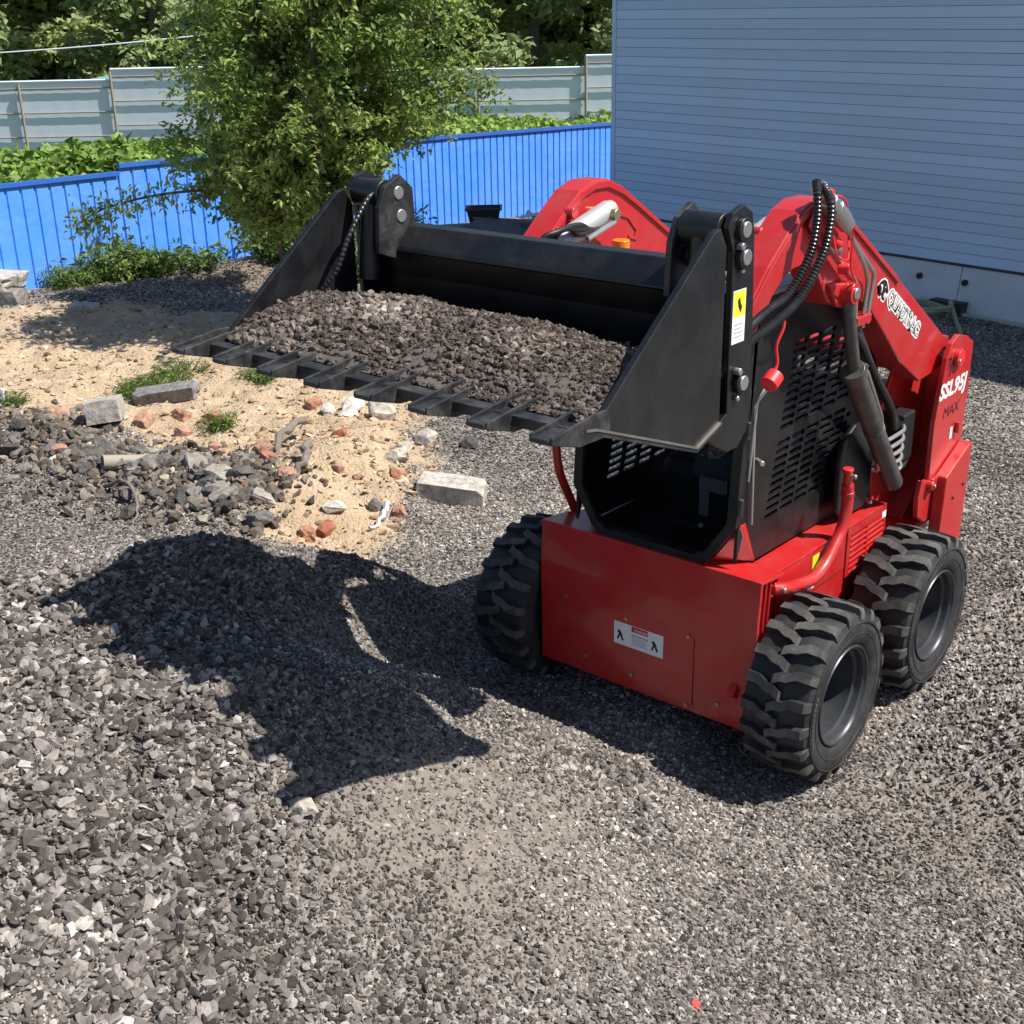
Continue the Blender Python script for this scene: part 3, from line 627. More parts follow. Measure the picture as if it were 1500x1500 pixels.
# ------------------------------------------------------------------ things lying about
CONC = stone_mat('concrete', [(0, (.33, .305, .265)), (1, (.42, .39, .345))], False, 16, .7, .75)
CONCD = stone_mat('old_concrete', [(0, (.13, .118, .10)), (.6, (.24, .22, .19)), (1, (.34, .30, .255))], False, 18, .8, .85)
BRICK = stone_mat('broken_brick', [(0, (.30, .11, .065)), (.4, (.36, .18, .12)), (1, (.42, .29, .22))], False, 14, .7, .85)
ASPC = stone_mat('asphalt_chunk', [(0, (.07, .065, .06)), (.6, (.13, .122, .115)), (1, (.21, .20, .19))], False, 22, .9, .85)
PALE = stone_mat('pale_stone', [(0, (.38, .34, .28)), (1, (.56, .52, .45))], False, 14, .7, .7)
def chip_box(name, size, loc, rot, m, label, cat, seed, group=None, jit=.10, lift=.5):
    """a broken block: a box whose corners and edges are knocked about"""
    r = random.Random(seed); bm = bmesh.new(); bmesh.ops.create_cube(bm, size=1)
    bmesh.ops.subdivide_edges(bm, edges=bm.edges[:], cuts=2, use_grid_fill=True)
    for v in bm.verts:
        edge = sum(abs(abs(c_) - .5) < .01 for c_ in v.co)
        k = jit * (.25, .3, .7, 1.5)[edge]; v.co = Vector((c_ * (1 - abs(r.gauss(0, k))) for c_ in v.co)); v.co = Vector(v.co[i] * size[i] for i in range(3))
    bmesh.ops.triangulate(bm, faces=bm.faces[:])
    o = from_bm(bm, name, m, None, bev=min(size) * .03, ang=25)
    o.location = (loc[0], loc[1], hz(loc[0], loc[1]) + size[2] * lift + (loc[2] if len(loc) > 2 else 0)); o.rotation_euler = rot
    return tag(o, label, cat, group)
def rock(name, size, loc, m, label, cat, seed, group=None, flat=.7):
    bm = hull_rock(seed, 26, flat, 1.25); bmesh.ops.scale(bm, vec=(size,) * 3, verts=bm.verts)
    bmesh.ops.subdivide_edges(bm, edges=bm.edges[:], cuts=1); r = random.Random(seed)
    for v in bm.verts: v.co *= 1 + r.gauss(0, .045)
    o = from_bm(bm, name, m, None); o.location = (loc[0], loc[1], hz(loc[0], loc[1]) + size * flat * .22); o.rotation_euler = (r.uniform(-.3, .3), r.uniform(-.3, .3), r.uniform(0, 6.28))
    return tag(o, label, cat, group)
S = math.radians
chip_box('concrete_slab', (1.25, .75, .17), (-11.35, 2.38, .30), (S(-4), S(14), S(38)), CONC, 'big pale concrete slab leaning against the fence foot at the left edge', 'concrete slab', 1, jit=.05)
chip_box('concrete_block', (.26, .26, .20), (-10.68, 2.55, -.03), (0, 0, S(30)), CONCD, 'grey broken block propping up the leaning slab', 'concrete block', 2)
chip_box('concrete_block', (.34, .14, .08), (-9.85, 2.95), (S(8), S(6), S(60)), CONC, 'small pale block lying on the sand in front of the leaning slab', 'concrete block', 41)
chip_box('concrete_block', (.33, .30, .20), (-6.28, .86, .02), (S(6), S(-10), S(-42)), CONC, 'square pale concrete block standing among the rubble', 'concrete block', 3, jit=.04)
chip_box('kerb_stone', (.50, .23, .17), (-2.80, 1.44, -.02), (S(4), S(5), S(32)), CONC, 'long pale grey kerb stone lying alone on the gravel left of the tyre', 'kerb stone', 4, jit=.06)
chip_box('asphalt_slab', (.62, .17, .13), (-6.55, 1.66, .0), (S(12), S(-8), S(36)), ASPC, 'long dark broken asphalt strip above the brick rubble', 'asphalt', 5, jit=.08)
BR = [(-6.0, 1.05, .19, 'pinkish broken brick right of the square concrete block'), (-6.62, .62, .20, 'broken orange brick left of the square concrete block'), (-5.92, 1.38, .17, 'pink brick half under the long asphalt strip'),
      (-5.6, 1.45, .16, 'pale pink brick at the right end of the asphalt strip'), (-5.55, 1.12, .15, 'brick fragment at the edge of the sand right of the bricks'), (-4.32, .98, .20, 'salmon brick on the lip of the sand bank'),
      (-4.12, .86, .15, 'bright orange brick stub at the foot of the sand bank'), (-3.18, 1.28, .13, 'orange brick lump left of the pale kerb stone'), (-3.3, 1.0, .08, 'small red brick crumb between the sand and the gravel'),
      (-3.02, .42, .13, 'orange brick at the tip of the sand near the bucket shadow'), (-5.2, 2.25, .15, 'reddish brick bedded in the sand under the bucket teeth'), (-4.15, 1.6, .13, 'flat pink brick piece on the sand bank'),
      (-5.75, .1, .13, 'brown brick sliver in the dark rubble'), (-4.9, .95, .11, 'pinkish chip on the sand above the dark rubble')]
BR += [(-3.62, .62, .14, 'orange brick half buried on the near face of the sand bank'), (-3.05, .28, .15, 'brick stub at the nearest tip of the sand'), (-3.45, .95, .10, 'thin brick flake on the middle of the sand bank'), (-2.85, .95, .11, 'red brick crumb on the right foot of the sand bank')]
for i, (x_, y_, s_, lb) in enumerate(BR): chip_box('broken_brick', (s_ * .98, s_ * .66, s_ * .58), (x_, y_), (random.uniform(-.4, .4), random.uniform(-.4, .4), random.uniform(0, 3)), BRICK, lb, 'brick', 50 + i, jit=.17, lift=.25)
PS = [(-4.86, 2.42, .22, 'white boulder on the sand below the bucket teeth'), (-4.66, 2.18, .20, 'pale stone in front of the white boulder'), (-4.42, 2.32, .30, 'large grey flat stone right of the white boulder'),
      (-3.85, 2.28, .18, 'pale stone at the right edge of the sand'), (-5.0, 2.25, .16, 'small white stone left of the white boulder'), (-3.55, 1.72, .17, 'pale lump on the right flank of the sand bank'),
      (0.10, -2.44, .10, 'lone pale stone just below the bucket shadow'), (-3.15, .62, .16, 'cream lump of clay above the orange brick'), (-3.4, 1.5, .2, 'cream boulder on the side of the sand bank')]
for i, (x_, y_, s_, lb) in enumerate(PS): rock('pale_stone', s_, (x_, y_), PALE, lb, 'stone', 80 + i)
DS = [(-3.78, 2.12, .15, 'dark lump on the gravel at the edge of the sand'), (-3.5, 2.42, .17, 'dark grey stone on the gravel below the bucket teeth'), (-3.02, .88, .13, 'dark stone beside the split plastic shard')]
for i, (x_, y_, s_, lb) in enumerate(DS): rock('dark_stone', s_, (x_, y_), ASPC, lb, 'stone', 95 + i)
rg = random.Random(12)
zone = ['at the far left of the photo', 'left of the square concrete block', 'just in front of the square concrete block', 'around the pipe stub', 'between the pipe stub and the thick root', 'toward the tip of the sand']
for i in range(104):
    t = rg.random() * (len(RUBBLE) - 1.001); k = int(t); f = t - k; gx, gy = rg.gauss(0, .28), rg.gauss(0, .21)
    x_ = RUBBLE[k][0] * (1 - f) + RUBBLE[k + 1][0] * f + gx; y_ = RUBBLE[k][1] * (1 - f) + RUBBLE[k + 1][1] * f + gy
    s_ = rg.uniform(.07, .21); sw = 'small' if s_ < .11 else 'middling' if s_ < .16 else 'large'; side = 'sand' if gy - gx * .2 > .0 else 'gravel'
    if i % 3: rock('asphalt_chunk', s_, (x_, y_), ASPC, '%s dark asphalt chunk on the %s side %s' % (sw, side, zone[k]), 'asphalt chunk', 300 + i, 'asphalt chunks edging the sand', .55)
    else: chip_box('concrete_shard', (s_ * 1.25, s_ * .85, s_ * .42), (x_, y_), (rg.uniform(-.4, .4), rg.uniform(-.4, .4), rg.uniform(0, 3)), CONCD, '%s grey concrete shard on the %s side %s' % (sw, side, zone[k]), 'concrete shard', 300 + i, 'concrete shards edging the sand', .2, .25)
# old roots and a rusty pipe end
ROOT = worn('weathered_wood', (.16, .13, .11), (.3, .27, .23), .9, 14, .7, .6)
def lying(name, pts, r, m, label, cat, n=8):
    bm = bmesh.new(); pts = [(p[0], p[1], hz(p[0], p[1]) + p[2]) for p in pts]; c_ = crom(pts, 5); rq = random.Random(len(label)); c_ = [v + Vector((rq.gauss(0, r * .3), rq.gauss(0, r * .3), rq.gauss(0, r * .25))) for v in c_]; add_tube(bm, c_, [r * (1 - .6 * i / len(c_)) * rq.uniform(.7, 1.15) for i in range(len(c_))], n); return tag(from_bm(bm, name, m), label, cat)
lying('dead_root', [(-4.45, 1.5, .14), (-4.35, 1.25, .12), (-4.2, 1.0, .02), (-4.15, .85, -.03)], .038, ROOT, 'thick grey root running down the sand bank beside the salmon brick', 'root')
lying('dead_root', [(-4.95, -.02, .03), (-4.6, -.05, .10), (-4.35, -.15, .04), (-4.2, -.3, .0)], .018, ROOT, 'arched dark root on the gravel in front of the rubble', 'root')
lying('dead_root', [(-3.75, .95, .10), (-3.6, .75, .06), (-3.55, .6, -.02)], .04, ROOT, 'short root stub on the lower face of the sand bank', 'root')
lying('wood_shard', [(-2.95, .92, .03), (-2.85, .80, .04), (-2.8, .62, .015)], .03, worn('split_plastic', (.50, .50, .48), (.3, .3, .28), .6), 'split pale shard lying on the gravel below the kerb stone', 'shard', 5)
bm = bmesh.new(); lathe_x(bm, [(-.16, .055), (.16, .055), (.16, .047), (-.16, .047)], 20, close=True)
o = from_bm(bm, 'pipe_stub', RUST); o.location = (-5.05, .22, hz(-5.05, .22) + .05); o.rotation_euler = (0, S(10), S(70)); tag(o, 'short open rusty pipe stub in the dark rubble', 'pipe')
bm = bmesh.new(); add_tube(bm, [(0, 0, 0), (.02, .01, .19)], [.022, .018], 6)
o = from_bm(bm, 'stake', WH); o.location = (-7.55, .62, hz(-7.55, .62) - .02); tag(o, 'short white stake stuck in the ground at the left edge', 'stake')
rock('red_scrap', .04, (1.37, -1.90), worn('red_scrap_plastic', (.6, .06, .05), (.5, .2, .15), .6), 'tiny red plastic scrap lying on the near gravel', 'scrap', 61, flat=.35)
# black tub on the dark ground, white rag
tb = empty('tub', (-10.1, 10.15, hz(-10.1, 10.15)), S(40)); tag(tb, 'black rectangular mortar tub on dark ground in front of the blue fence', 'tub')
def taper(bm, x0, y0, x1, y1, z0, z1):
    v = [bm.verts.new(p) for p in ((-x0, -y0, z0), (x0, -y0, z0), (x0, y0, z0), (-x0, y0, z0), (-x1, -y1, z1), (x1, -y1, z1), (x1, y1, z1), (-x1, y1, z1))]
    for q in ((0, 1, 5, 4), (1, 2, 6, 5), (2, 3, 7, 6), (3, 0, 4, 7), (3, 2, 1, 0)): bm.faces.new([v[i] for i in q])
bm = bmesh.new(); taper(bm, .20, .15, .26, .20, .0, .27); o = from_bm(bm, 'shell', PLASTIC, tb, bev=.012); s_ = o.modifiers.new('t', 'SOLIDIFY'); s_.thickness = .008
for (a_, b_) in (((-.285, -.225), (.285, -.2)), ((-.285, .2), (.285, .225)), ((-.285, -.2), (-.26, .2)), ((.26, -.2), (.285, .2))): box('rim', (a_[0], a_[1], .262), (b_[0], b_[1], .29), PLASTIC, tb)
rock('dirt_mound', 1.7, (-9.2, 10.0), DRKG if False else ASPC, 'low dark mound of soil behind the raised bucket', 'mound', 62, flat=.10)
bm = bmesh.new(); bmesh.ops.create_grid(bm, x_segments=16, y_segments=10, size=.5); rr = random.Random(3)
for v in bm.verts: v.co = Vector((v.co.x * .55, v.co.y * .35, .05 + .06 * mnoise.noise(v.co * 7) + .05 * mnoise.noise(v.co * 3 + Vector((3, 1, 0)))))
o = from_bm(bm, 'rag', worn('white_cloth', (.5, .55, .62), (.4, .4, .4), .8), smooth=True); o.location = (-9.3, 10.45, hz(-9.3, 10.45) + .22); tag(o, 'crumpled whitish plastic sheet lying right of the black tub', 'plastic sheet')
# garden hose and a meter box by the building
HOSE = worn('olive_hose', (.26, .27, .16), (.4, .38, .3), .5)
bm = bmesh.new(); pts = []
for k in range(60):
    a = k / 60 * 4.2 * math.pi; R_ = .34 + .03 * math.sin(k * .9); pts.append((-2.45 + math.cos(a) * R_, 8.72 + math.sin(a) * R_ * .8, hz(-2.4, 8.7) + .03 + .012 * k / 6 + .03 * (math.sin(a * 1.5) > 0)))
pts += [(-2.05, 8.75, .12), (-1.9, 8.5, .05), (-1.72, 8.15, .03), (-1.62, 7.6, .02), (-1.3, 6.9, .02), (-1.0, 5.2, .02)]
add_tube(bm, crom(pts, 3), .024, 8); tag(from_bm(bm, 'garden_hose', HOSE), 'coiled olive garden hose on the asphalt by the building wall', 'hose')
mb = empty('junction_box', (-2.22, 9.02, 0), math.atan2(wd.y, wd.x)); tag(mb, 'low dark box standing against the foot of the building', 'box')
box('case', (-.20, -.06, 0), (.20, .12, .15), DARKM, mb, bev=.015); box('lid', (-.205, -.065, .15), (.205, .12, .165), PLASTIC, mb)
# tyre imprints on the right

# ------------------------------------------------------------------ the skid steer loader
LD = empty('skid_steer_loader', (0, 0, 0)); tag(LD, 'red and black skid steer loader with its toothed bucket raised and full of stones', 'skid steer loader')
R = .42
# --- wheels
def make_wheel():
    w = bpy.data.objects.new('wheel', None); w.empty_display_size = .2; link(w, LD)
    bm = bmesh.new()
    prof = [(-.120, .232), (-.142, .240), (-.158, .275), (-.163, .315), (-.160, .352), (-.150, .378), (-.130, .386), (-.06, .388), (0, .389), (.06, .388), (.130, .386), (.150, .378),
            (.158, .360), (.161, .356), (.163, .350), (.166, .330), (.167, .315), (.166, .292), (.161, .272), (.154, .256), (.146, .243), (.136, .235), (.120, .232)]
    lathe_x(bm, prof, 96)
    NL = 20; dth = 2 * math.pi / NL; Rt = .4185
    def lug(path, th0, hw):
        secs = []
        for (xx, ds, rr, base) in path:
            c = th0 + ds / R; row = []
            for (sgn, rad) in ((-1, base), (-.82, rr), (.82, rr), (1, base)):
                th = c + sgn * hw / R; row.append(bm.verts.new((xx, rad * math.cos(th), rad * math.sin(th))))
            secs.append(row)
        for a, b in zip(secs, secs[1:]):
            for k in range(3): bm.faces.new((a[k], a[k + 1], b[k + 1], b[k])).material_index = int(k == 1)
        bm.faces.new(secs[0][::-1]); bm.faces.new(secs[-1])
    for k in range(NL):
        t0 = k * dth; b = .380
        pth = [(.163, .0, .362, .345), (.157, .0, .395, .37), (.146, .0, .411, b), (.085, .0, Rt - .002, b), (.045, .022, Rt, b), (.012, .026, Rt, b), (-.022, .046, Rt, b), (-.030, .046, Rt - .012, b)]
        lug(pth, t0, .027); lug([(-x_, d_, r_, b_) for x_, d_, r_, b_ in pth], t0 + dth * .5, .027)
    bmesh.ops.recalc_face_normals(bm, faces=[f for f in bm.faces if not f.smooth])
    for rr_ in (.300, .352):   # moulded rings and lettering blocks on the sidewall
        lathe_x(bm, [(.1655, rr_ - .003), (.1685, rr_ - .0015), (.1685, rr_ + .0015), (.1635, rr_ + .003)], 96)
    rt = random.Random(4)
    for arc in (0.3, 2.4, 4.4):
        for k in range(11):
            a = arc + k * .075; wd_ = rt.uniform(.006, .010); c_, s_ = math.cos(a), math.sin(a); h0, h1 = .318, .338
            q = [bm.verts.new((.1685, h * c_ - e * s_, h * s_ + e * c_)) for h, e in ((h0, -wd_), (h1, -wd_), (h1, wd_), (h0, wd_))]; f = bm.faces.new(q); f.material_index = 1
    from_bm(bm, 'tyre', (RUBBER, LUGM), w)
    bm = bmesh.new()   # rim: flanges, stepped barrel, dished disc
    lathe_x(bm, [(.125, .236), (.150, .240), (.156, .236), (.154, .229), (.143, .226), (.136, .217), (.108, .213), (.098, .200), (.000, .196), (-.030, .190), (-.040, .150), (-.030, .115), (-.030, .062), (.010, .055), (.016, .048), (.020, 0.0005)], 72)
    lathe_x(bm, [(.125, .234), (.07, .232), (-.12, .232), (-.15, .240), (-.15, .226), (-.10, .214), (.0, .20)], 48)
    from_bm(bm, 'rim', RIM, w, bev=0)
    for k in range(8):
        a = k * math.pi / 4 + .2; bm = bmesh.new(); add_cyl(bm, (-.032, .088 * math.cos(a), .088 * math.sin(a)), (-.010, .088 * math.cos(a), .088 * math.sin(a)), .013, 6); from_bm(bm, 'wheel_nut', STEEL, w)
    return w
def copy_tree(o, parent=None):
    c = o.copy(); COL.objects.link(c); c.parent = parent
    for ch in list(o.children): copy_tree(ch, c)
    return c
w0 = make_wheel(); WX = .795
for i, (x_, y_, turn) in enumerate(((WX, 0, .35), (WX, 1.02, 1.1), (-WX, 0, .7), (-WX, 1.02, 2.0))):
    w = w0 if i == 0 else copy_tree(w0, LD)
    w.location = (x_, y_, R - .005); w.rotation_euler = (turn, 0, 0) if x_ > 0 else (turn, 0, math.pi)
# --- chassis
body = prism('chassis', [(-.20, .22), (1.22, .22), (1.30, .36), (1.74, .42), (1.78, .60), (1.78, 1.02), (1.25, .62), (1.14, .62), (1.14, .895), (-.18, .925), (-.20, .76)], 'x', -.565, .565, RED, LD, bev=.006)
cyl('axle', (-.70, 0, R - .01), (.70, 0, R - .01), .075, BLACKM, LD); cyl('axle', (-.70, 1.02, R - .01), (.70, 1.02, R - .01), .075, BLACKM, LD)
# front plate: upright face, then leaning back to the deck
fp = prism('front_plate', [(-.222, .205), (-.244, .205), (-.247, .757), (-.229, .968), (-.02, .945), (-.02, .93), (-.212, .952), (-.226, .757)], 'x', -.612, .622, RED, LD, bev=.003)
for (x_, z_) in ((-.45, .60), (-.08, .585), (.27, .60), (-.05, .29), (-.33, .30), (.27, .235), (.44, .30)): cyl('bolt', (x_, -.244, z_), (x_, -.254, z_), .010, GOLDST, LD, 8, bev=0)
box('plate_seam', (.298, -.2475, .24), (.302, -.245, .60), INK, LD, bev=0)
prism('tow_lug', [(-.247, .36), (-.29, .40), (-.247, .44)], 'x', .50, .54, REDPL, LD)
st = box('warning_label', (-.155, -.2475, .435), (.13, -.2462, .555), WHITE, LD, bev=0)
box('label_header', (-.052, -.2486, .524), (.043, -.2477, .552), REDINK, st, bev=0)
text('label_print', 'WARNING', (-.036, -.2488, .530), .019, WHITE, st, ((1, 0, 0), (0, 0, 1)))
text('label_print', 'KEEP AWAY FROM LIFT ARM', (-.052, -.2480, .503), .0075, INK, st, ((1, 0, 0), (0, 0, 1)))
for k in range(5): box('label_print', (-.05, -.2482, .492 - k * .009), (.04 - .01 * (k % 2), -.2477, .495 - k * .009), GREYP, st, bev=0)
for (x0, sg) in ((-.115, 1), (.085, -1)):
    bm = bmesh.new(); add_prism(bm, [(x0 - .02, .505), (x0 - .008, .515), (x0 + .004, .50), (x0 + .018, .462), (x0 + .008, .458), (x0 - .004, .486), (x0 - .014, .46), (x0 - .022, .464), (x0 - .012, .492)], 'y', -.2486, -.2477); from_bm(bm, 'pictogram', INK, st)
# front edge trims beside the right front wheel
for (yy, zt_) in ((-.205, .94), (-.165, .93)): prism('edge_plate', [(yy, .30), (yy + .012, .30), (yy + .012 + .05, zt_), (yy + .05, zt_)], 'x', .566, .607, RED, LD)
box('bracket', (.567, -.13, .44), (.60, -.07, .50), RED, LD); cyl('pin', (.565, -.10, .66), (.622, -.10, .66), .016, GOLDST, LD, 12)
# deck edges and side grille
prism('fender', [(-.10, .926), (1.14, .897), (1.14, .907), (-.10, .936)], 'x', .44, .585, RED, LD, bev=.003)
prism('fender', [(-.10, .926), (1.14, .897), (1.14, .907), (-.10, .936)], 'x', -.585, -.44, RED, LD, bev=.003)
holes = []
for r_ in range(7):
    for c_ in range(2): y0 = .735 + c_ * .205; z0 = .665 + r_ * .030 - (y0 - .7) * .03; holes.append([(y0, z0), (y0 + .185, z0 - .004), (y0 + .185, z0 + .009), (y0, z0 + .013)])
box('grille_recess', (.560, .70, .645), (.567, 1.135, .885), INK, LD, bev=0)
prism('side_grille', [(.70, .640), (1.14, .630), (1.14, .896), (.70, .905)], 'x', .572, .584, RED, LD, holes, bev=0)
for r_ in range(7): prism('louvre', [(.568, .657 + r_ * .030), (.586, .651 + r_ * .030), (.588, .655 + r_ * .030), (.570, .664 + r_ * .030)], 'y', .735, 1.12, RED, LD, bev=0)
prism('side_cover', [(.0, .50), (.69, .50), (.69, .905), (.0, .92)], 'x', .568, .580, RED, LD); box('cover_seam', (.578, .0, .695), (.5815, .69, .699), INK, LD, bev=0)
box('sticker', (.5805, .335, .885), (.5815, .40, .80), YEL, LD, bev=0)
bm = bmesh.new(); add_prism(bm, [(.30, .72), (.36, .715), (.40, .80), (.375, .805), (.36, .765), (.335, .80), (.31, .77)], 'x', .5812, .5822); from_bm(bm, 'sticker', WHITE, LD)
box('sticker', (.5812, .26, .60), (.5822, .32, .655), WHITE, LD, bev=0); box('sticker', (.5845, 1.09, .835), (.5855, 1.135, .87), WHITE, LD, bev=0)
# arm prop pipes on both sides
for s in (1, -1):
    pp = fillet([(.60 * s, -.09, .885), (.635 * s, -.03, .872), (.635 * s, .30, .80), (.63 * s, .53, .98), (.63 * s, .56, 1.10), (.63 * s, .545, 1.20)], .13, 8) if s > 0 else fillet([(-.60, .05, .885), (-.62, .02, .98), (-.60, -.12, 1.20), (-.60, -.14, 1.45)], .10, 8)
    tube('arm_prop', pp, .029 if s > 0 else .022, RED, LD, 16)
cyl('prop_top', (.63, .545, 1.16), (.63, .535, 1.27), .021, RED, LD, 16); cyl('prop_cap', (.63, .535, 1.27), (.63, .534, 1.285), .026, REDPL, LD, 16); cyl('prop_pin', (.60, .535, 1.25), (.675, .535, 1.25), .011, STEEL, LD, 12)
cyl('prop_collar', (.63, .552, 1.14), (.63, .548, 1.165), .032, RED, LD, 16)
box('prop_bracket', (.582, -.10, .86), (.62, -.04, .905), RED, LD); cyl('bolt', (.56, -.07, .884), (.66, -.07, .884), .013, STEEL, LD, 10)
# --- cab
CZ = 2.18
side_out = [(.0, .955), (-.105, 1.17), (-.108, 1.80), (-.10, 2.10), (-.03, 2.175), (.42, 2.175), (.95, 2.03), (1.08, 1.92), (1.14, 1.70), (1.30, 1.20), (1.315, .905)]
slots = []
for r_ in range(22):
    z0 = 1.125 + r_ * .037
    if r_ in (10,): continue
    yl = .075 + (z0 - 1.13) * .24; yr = .91 - (z0 - 1.13) * .05; y_ = yl
    while y_ < yr - .04:
        e_ = min(y_ + .122, yr)
        if int((y_ - yl) / .14) == 3: y_ += .045; e_ = min(y_ + .122, yr)
        if e_ - y_ < .03: break
        slots.append([(y_ + .008, z0), (e_ - .008, z0), (e_, z0 + .007), (e_, z0 + .017), (e_ - .008, z0 + .024), (y_ + .008, z0 + .024), (y_, z0 + .017), (y_, z0 + .007)]); y_ = e_ + .018
if 0: slots.append([(.34, 1.765), (.60, 1.76), (.64, 1.80), (.63, 1.90), (.58, 1.93), (.36, 1.935), (.33, 1.90)])
cab = prism('cab_side', side_out, 'x', .435, .452, BLACK, LD, slots, bev=0)
prism('cab_side', side_out, 'x', -.452, -.435, BLACK, LD, slots, bev=0)
fo = [(-.452, 2.12), (-.452, 1.18), (-.33, 1.0), (-.26, .960), (.26, .960), (.33, .99), (.452, 1.17), (.452, 2.12), (.40, 2.17), (-.40, 2.17)]
fh = [(-.405, 2.08), (-.405, 1.19), (-.305, 1.035), (-.245, .998), (.245, .998), (.305, 1.025), (.405, 1.18), (.405, 2.08)]
df = bmesh.new(); add_prism(df, fo, 'y', 0, .045, [fh])
for v in df.verts: v.co.y += -.205 + (v.co.z - .95) * .085
from_bm(df, 'door_frame', BLACK, LD)
dg = bmesh.new(); vs = [dg.verts.new((x_, -.185 + (z_ - .95) * .085, z_)) for x_, z_ in fh]; dg.faces.new(vs); o = from_bm(dg, 'door_glass', GLASS, LD); o.modifiers.new('t', 'SOLIDIFY').thickness = .005
for sg in (1, -1):
    bm = bmesh.new(); v = [bm.verts.new(q) for q in ((.27 * sg, -.16, .958), (.33 * sg, -.158, .99), (.452 * sg, -.145, 1.17), (.452 * sg, -.10, 1.17), (.452 * sg, .0, .955))]; bm.faces.new(v if sg > 0 else v[::-1])
    g_ = from_bm(bm, 'corner_gusset', RED, LD); g_.modifiers.new('t', 'SOLIDIFY').thickness = .006
    prism('cab_side_flange', [(-.165, .99), (-.16, 1.17), (-.105, 2.10), (-.095, 2.10), (-.095, 1.17)], 'x', .435 * sg, .4515 * sg, BLACK, LD, bev=0)
prism('cab_roof', [(-.12, 2.178), (.42, 2.178), (.98, 2.03), (.98, 2.055), (.42, 2.205), (-.12, 2.205)], 'x', -.46, .46, worn('roof_paint', (.22, .22, .24), (.3, .3, .3), .35), LD, bev=.006)
box('shadow_fill_slab', (-.42, -.46, 2.165), (.42, -.115, 2.19), BLACK, LD); box('cab_back', (-.43, 1.10, .94), (.43, 1.13, 1.55), BLACK, LD); box('cab_floor', (-.43, .0, .925), (.43, 1.25, .945), INK, LD, bev=0)  # hidden slab ahead of the roof added to close a gap in the ground shadow
for s in (-1, 1): box('cab_post', (s * .41 - .025, 1.03, .94), (s * .41 + .025, 1.08, 2.09), BLACK, LD)
for zz in (1.27, 1.62): cyl('door_hinge', (.466, -.205 + (zz - .95) * .085, zz - .04), (.466, -.20 + (zz - .95) * .085, zz + .04), .013, BLACKM, LD, 12)
tube('door_stay', [(.47, -.075, 1.16), (.475, -.11, 1.72), (.47, -.03, 1.78)], .006, STEEL, LD, 8); cyl('door_knob', (.452, -.03, 1.45), (.50, -.06, 1.45), .013, STEEL, LD, 12)
# seat, levers, armrests
SEATM = worn('seat_vinyl', (.045, .045, .05), (.12, .12, .12), .45)
seat = box('seat', (-.22, .22, 1.14), (.22, .72, 1.27), SEATM, LD, bev=.05); o = box('backrest', (-.21, .66, 1.25), (.21, .82, 1.85), SEATM, LD, bev=.06)
prism('seat_base', [(.24, .94), (.80, .94), (.80, 1.14), (.26, 1.14)], 'x', -.24, .24, INK, LD)
for s in (-1, 1):
    box('armrest', (s * .31 - .05, .12, 1.34), (s * .31 + .05, .62, 1.42), SEATM, LD, bev=.02); tube('control_lever', [(s * .31, .12, 1.42), (s * .30, .08, 1.52), (s * .30, .06, 1.60)], .012, STEEL, LD, 8)
    o = cyl('lever_grip', (s * .30, .065, 1.56), (s * .30, .05, 1.66), .024, PLASTIC, LD, 12)
box('console', (.115, .045, 1.08), (.165, .065, 1.27), GREYP, LD, bev=.01); box('console', (.115, .04, 1.21), (.26, .066, 1.285), GREYP, LD, bev=.01); prism('console', [(.07, 1.27), (.34, 1.34), (.34, 1.42), (.12, 1.40)], 'x', .06, .30, BLUEG, LD)
box('key_tag', (.28, .02, 1.55), (.31, .025, 1.60), REDPL, LD); box('label_card', (.33, .02, 1.54), (.37, .025, 1.59), WHITE, LD)
tube('lap_bar', fillet([(-.36, .85, 1.75), (-.36, .25, 1.60), (-.30, .16, 1.45), (.30, .16, 1.45), (.36, .25, 1.60), (.36, .85, 1.75)], .08), .016, INK, LD, 10)
cyl('foot_pedal', (-.12, .08, 1.0), (.12, .08, 1.0), .02, INK, LD, 10); cyl('reflector', (.17, -.005, 1.06), (.17, -.018, 1.06), .012, WHITE, LD, 12)
# oval black side guard behind the prop
prism('side_guard', [(.66, 1.00), (.72, .945), (.96, .93), (1.02, .99), (1.03, 1.22), (1.00, 1.32), (.90, 1.40), (.80, 1.41), (.70, 1.36), (.655, 1.24)], 'x', .500, .535, BLACK, LD, bev=.012)
cyl('bolt', (.53, 1.00, .95), (.56, 1.00, .95), .012, STEEL, LD, 8)
# beacon and lifting eye on the roof
bc = cyl('beacon', (-.40, .115, 2.225), (-.40, .115, 2.318), .042, AMBER, LD, 24); cyl('beacon_base', (-.40, .115, 2.2), (-.40, .115, 2.225), .048, INK, bc, 24); cyl('beacon_lens_core', (-.40, .115, 2.23), (-.40, .115, 2.30), .018, ORG, bc, 12)
bm = bmesh.new(); add_tube(bm, [(-.29 + .014 * math.cos(a), .44 + .02 * math.cos(a), 2.262 + .040 * math.sin(a)) for a in np.linspace(0, 2 * math.pi, 20)], .008, 8); from_bm(bm, 'lifting_eye', STEEL, LD)
cyl('lifting_eye_stem', (-.29, .44, 2.19), (-.29, .44, 2.23), .012, STEEL, LD, 8)
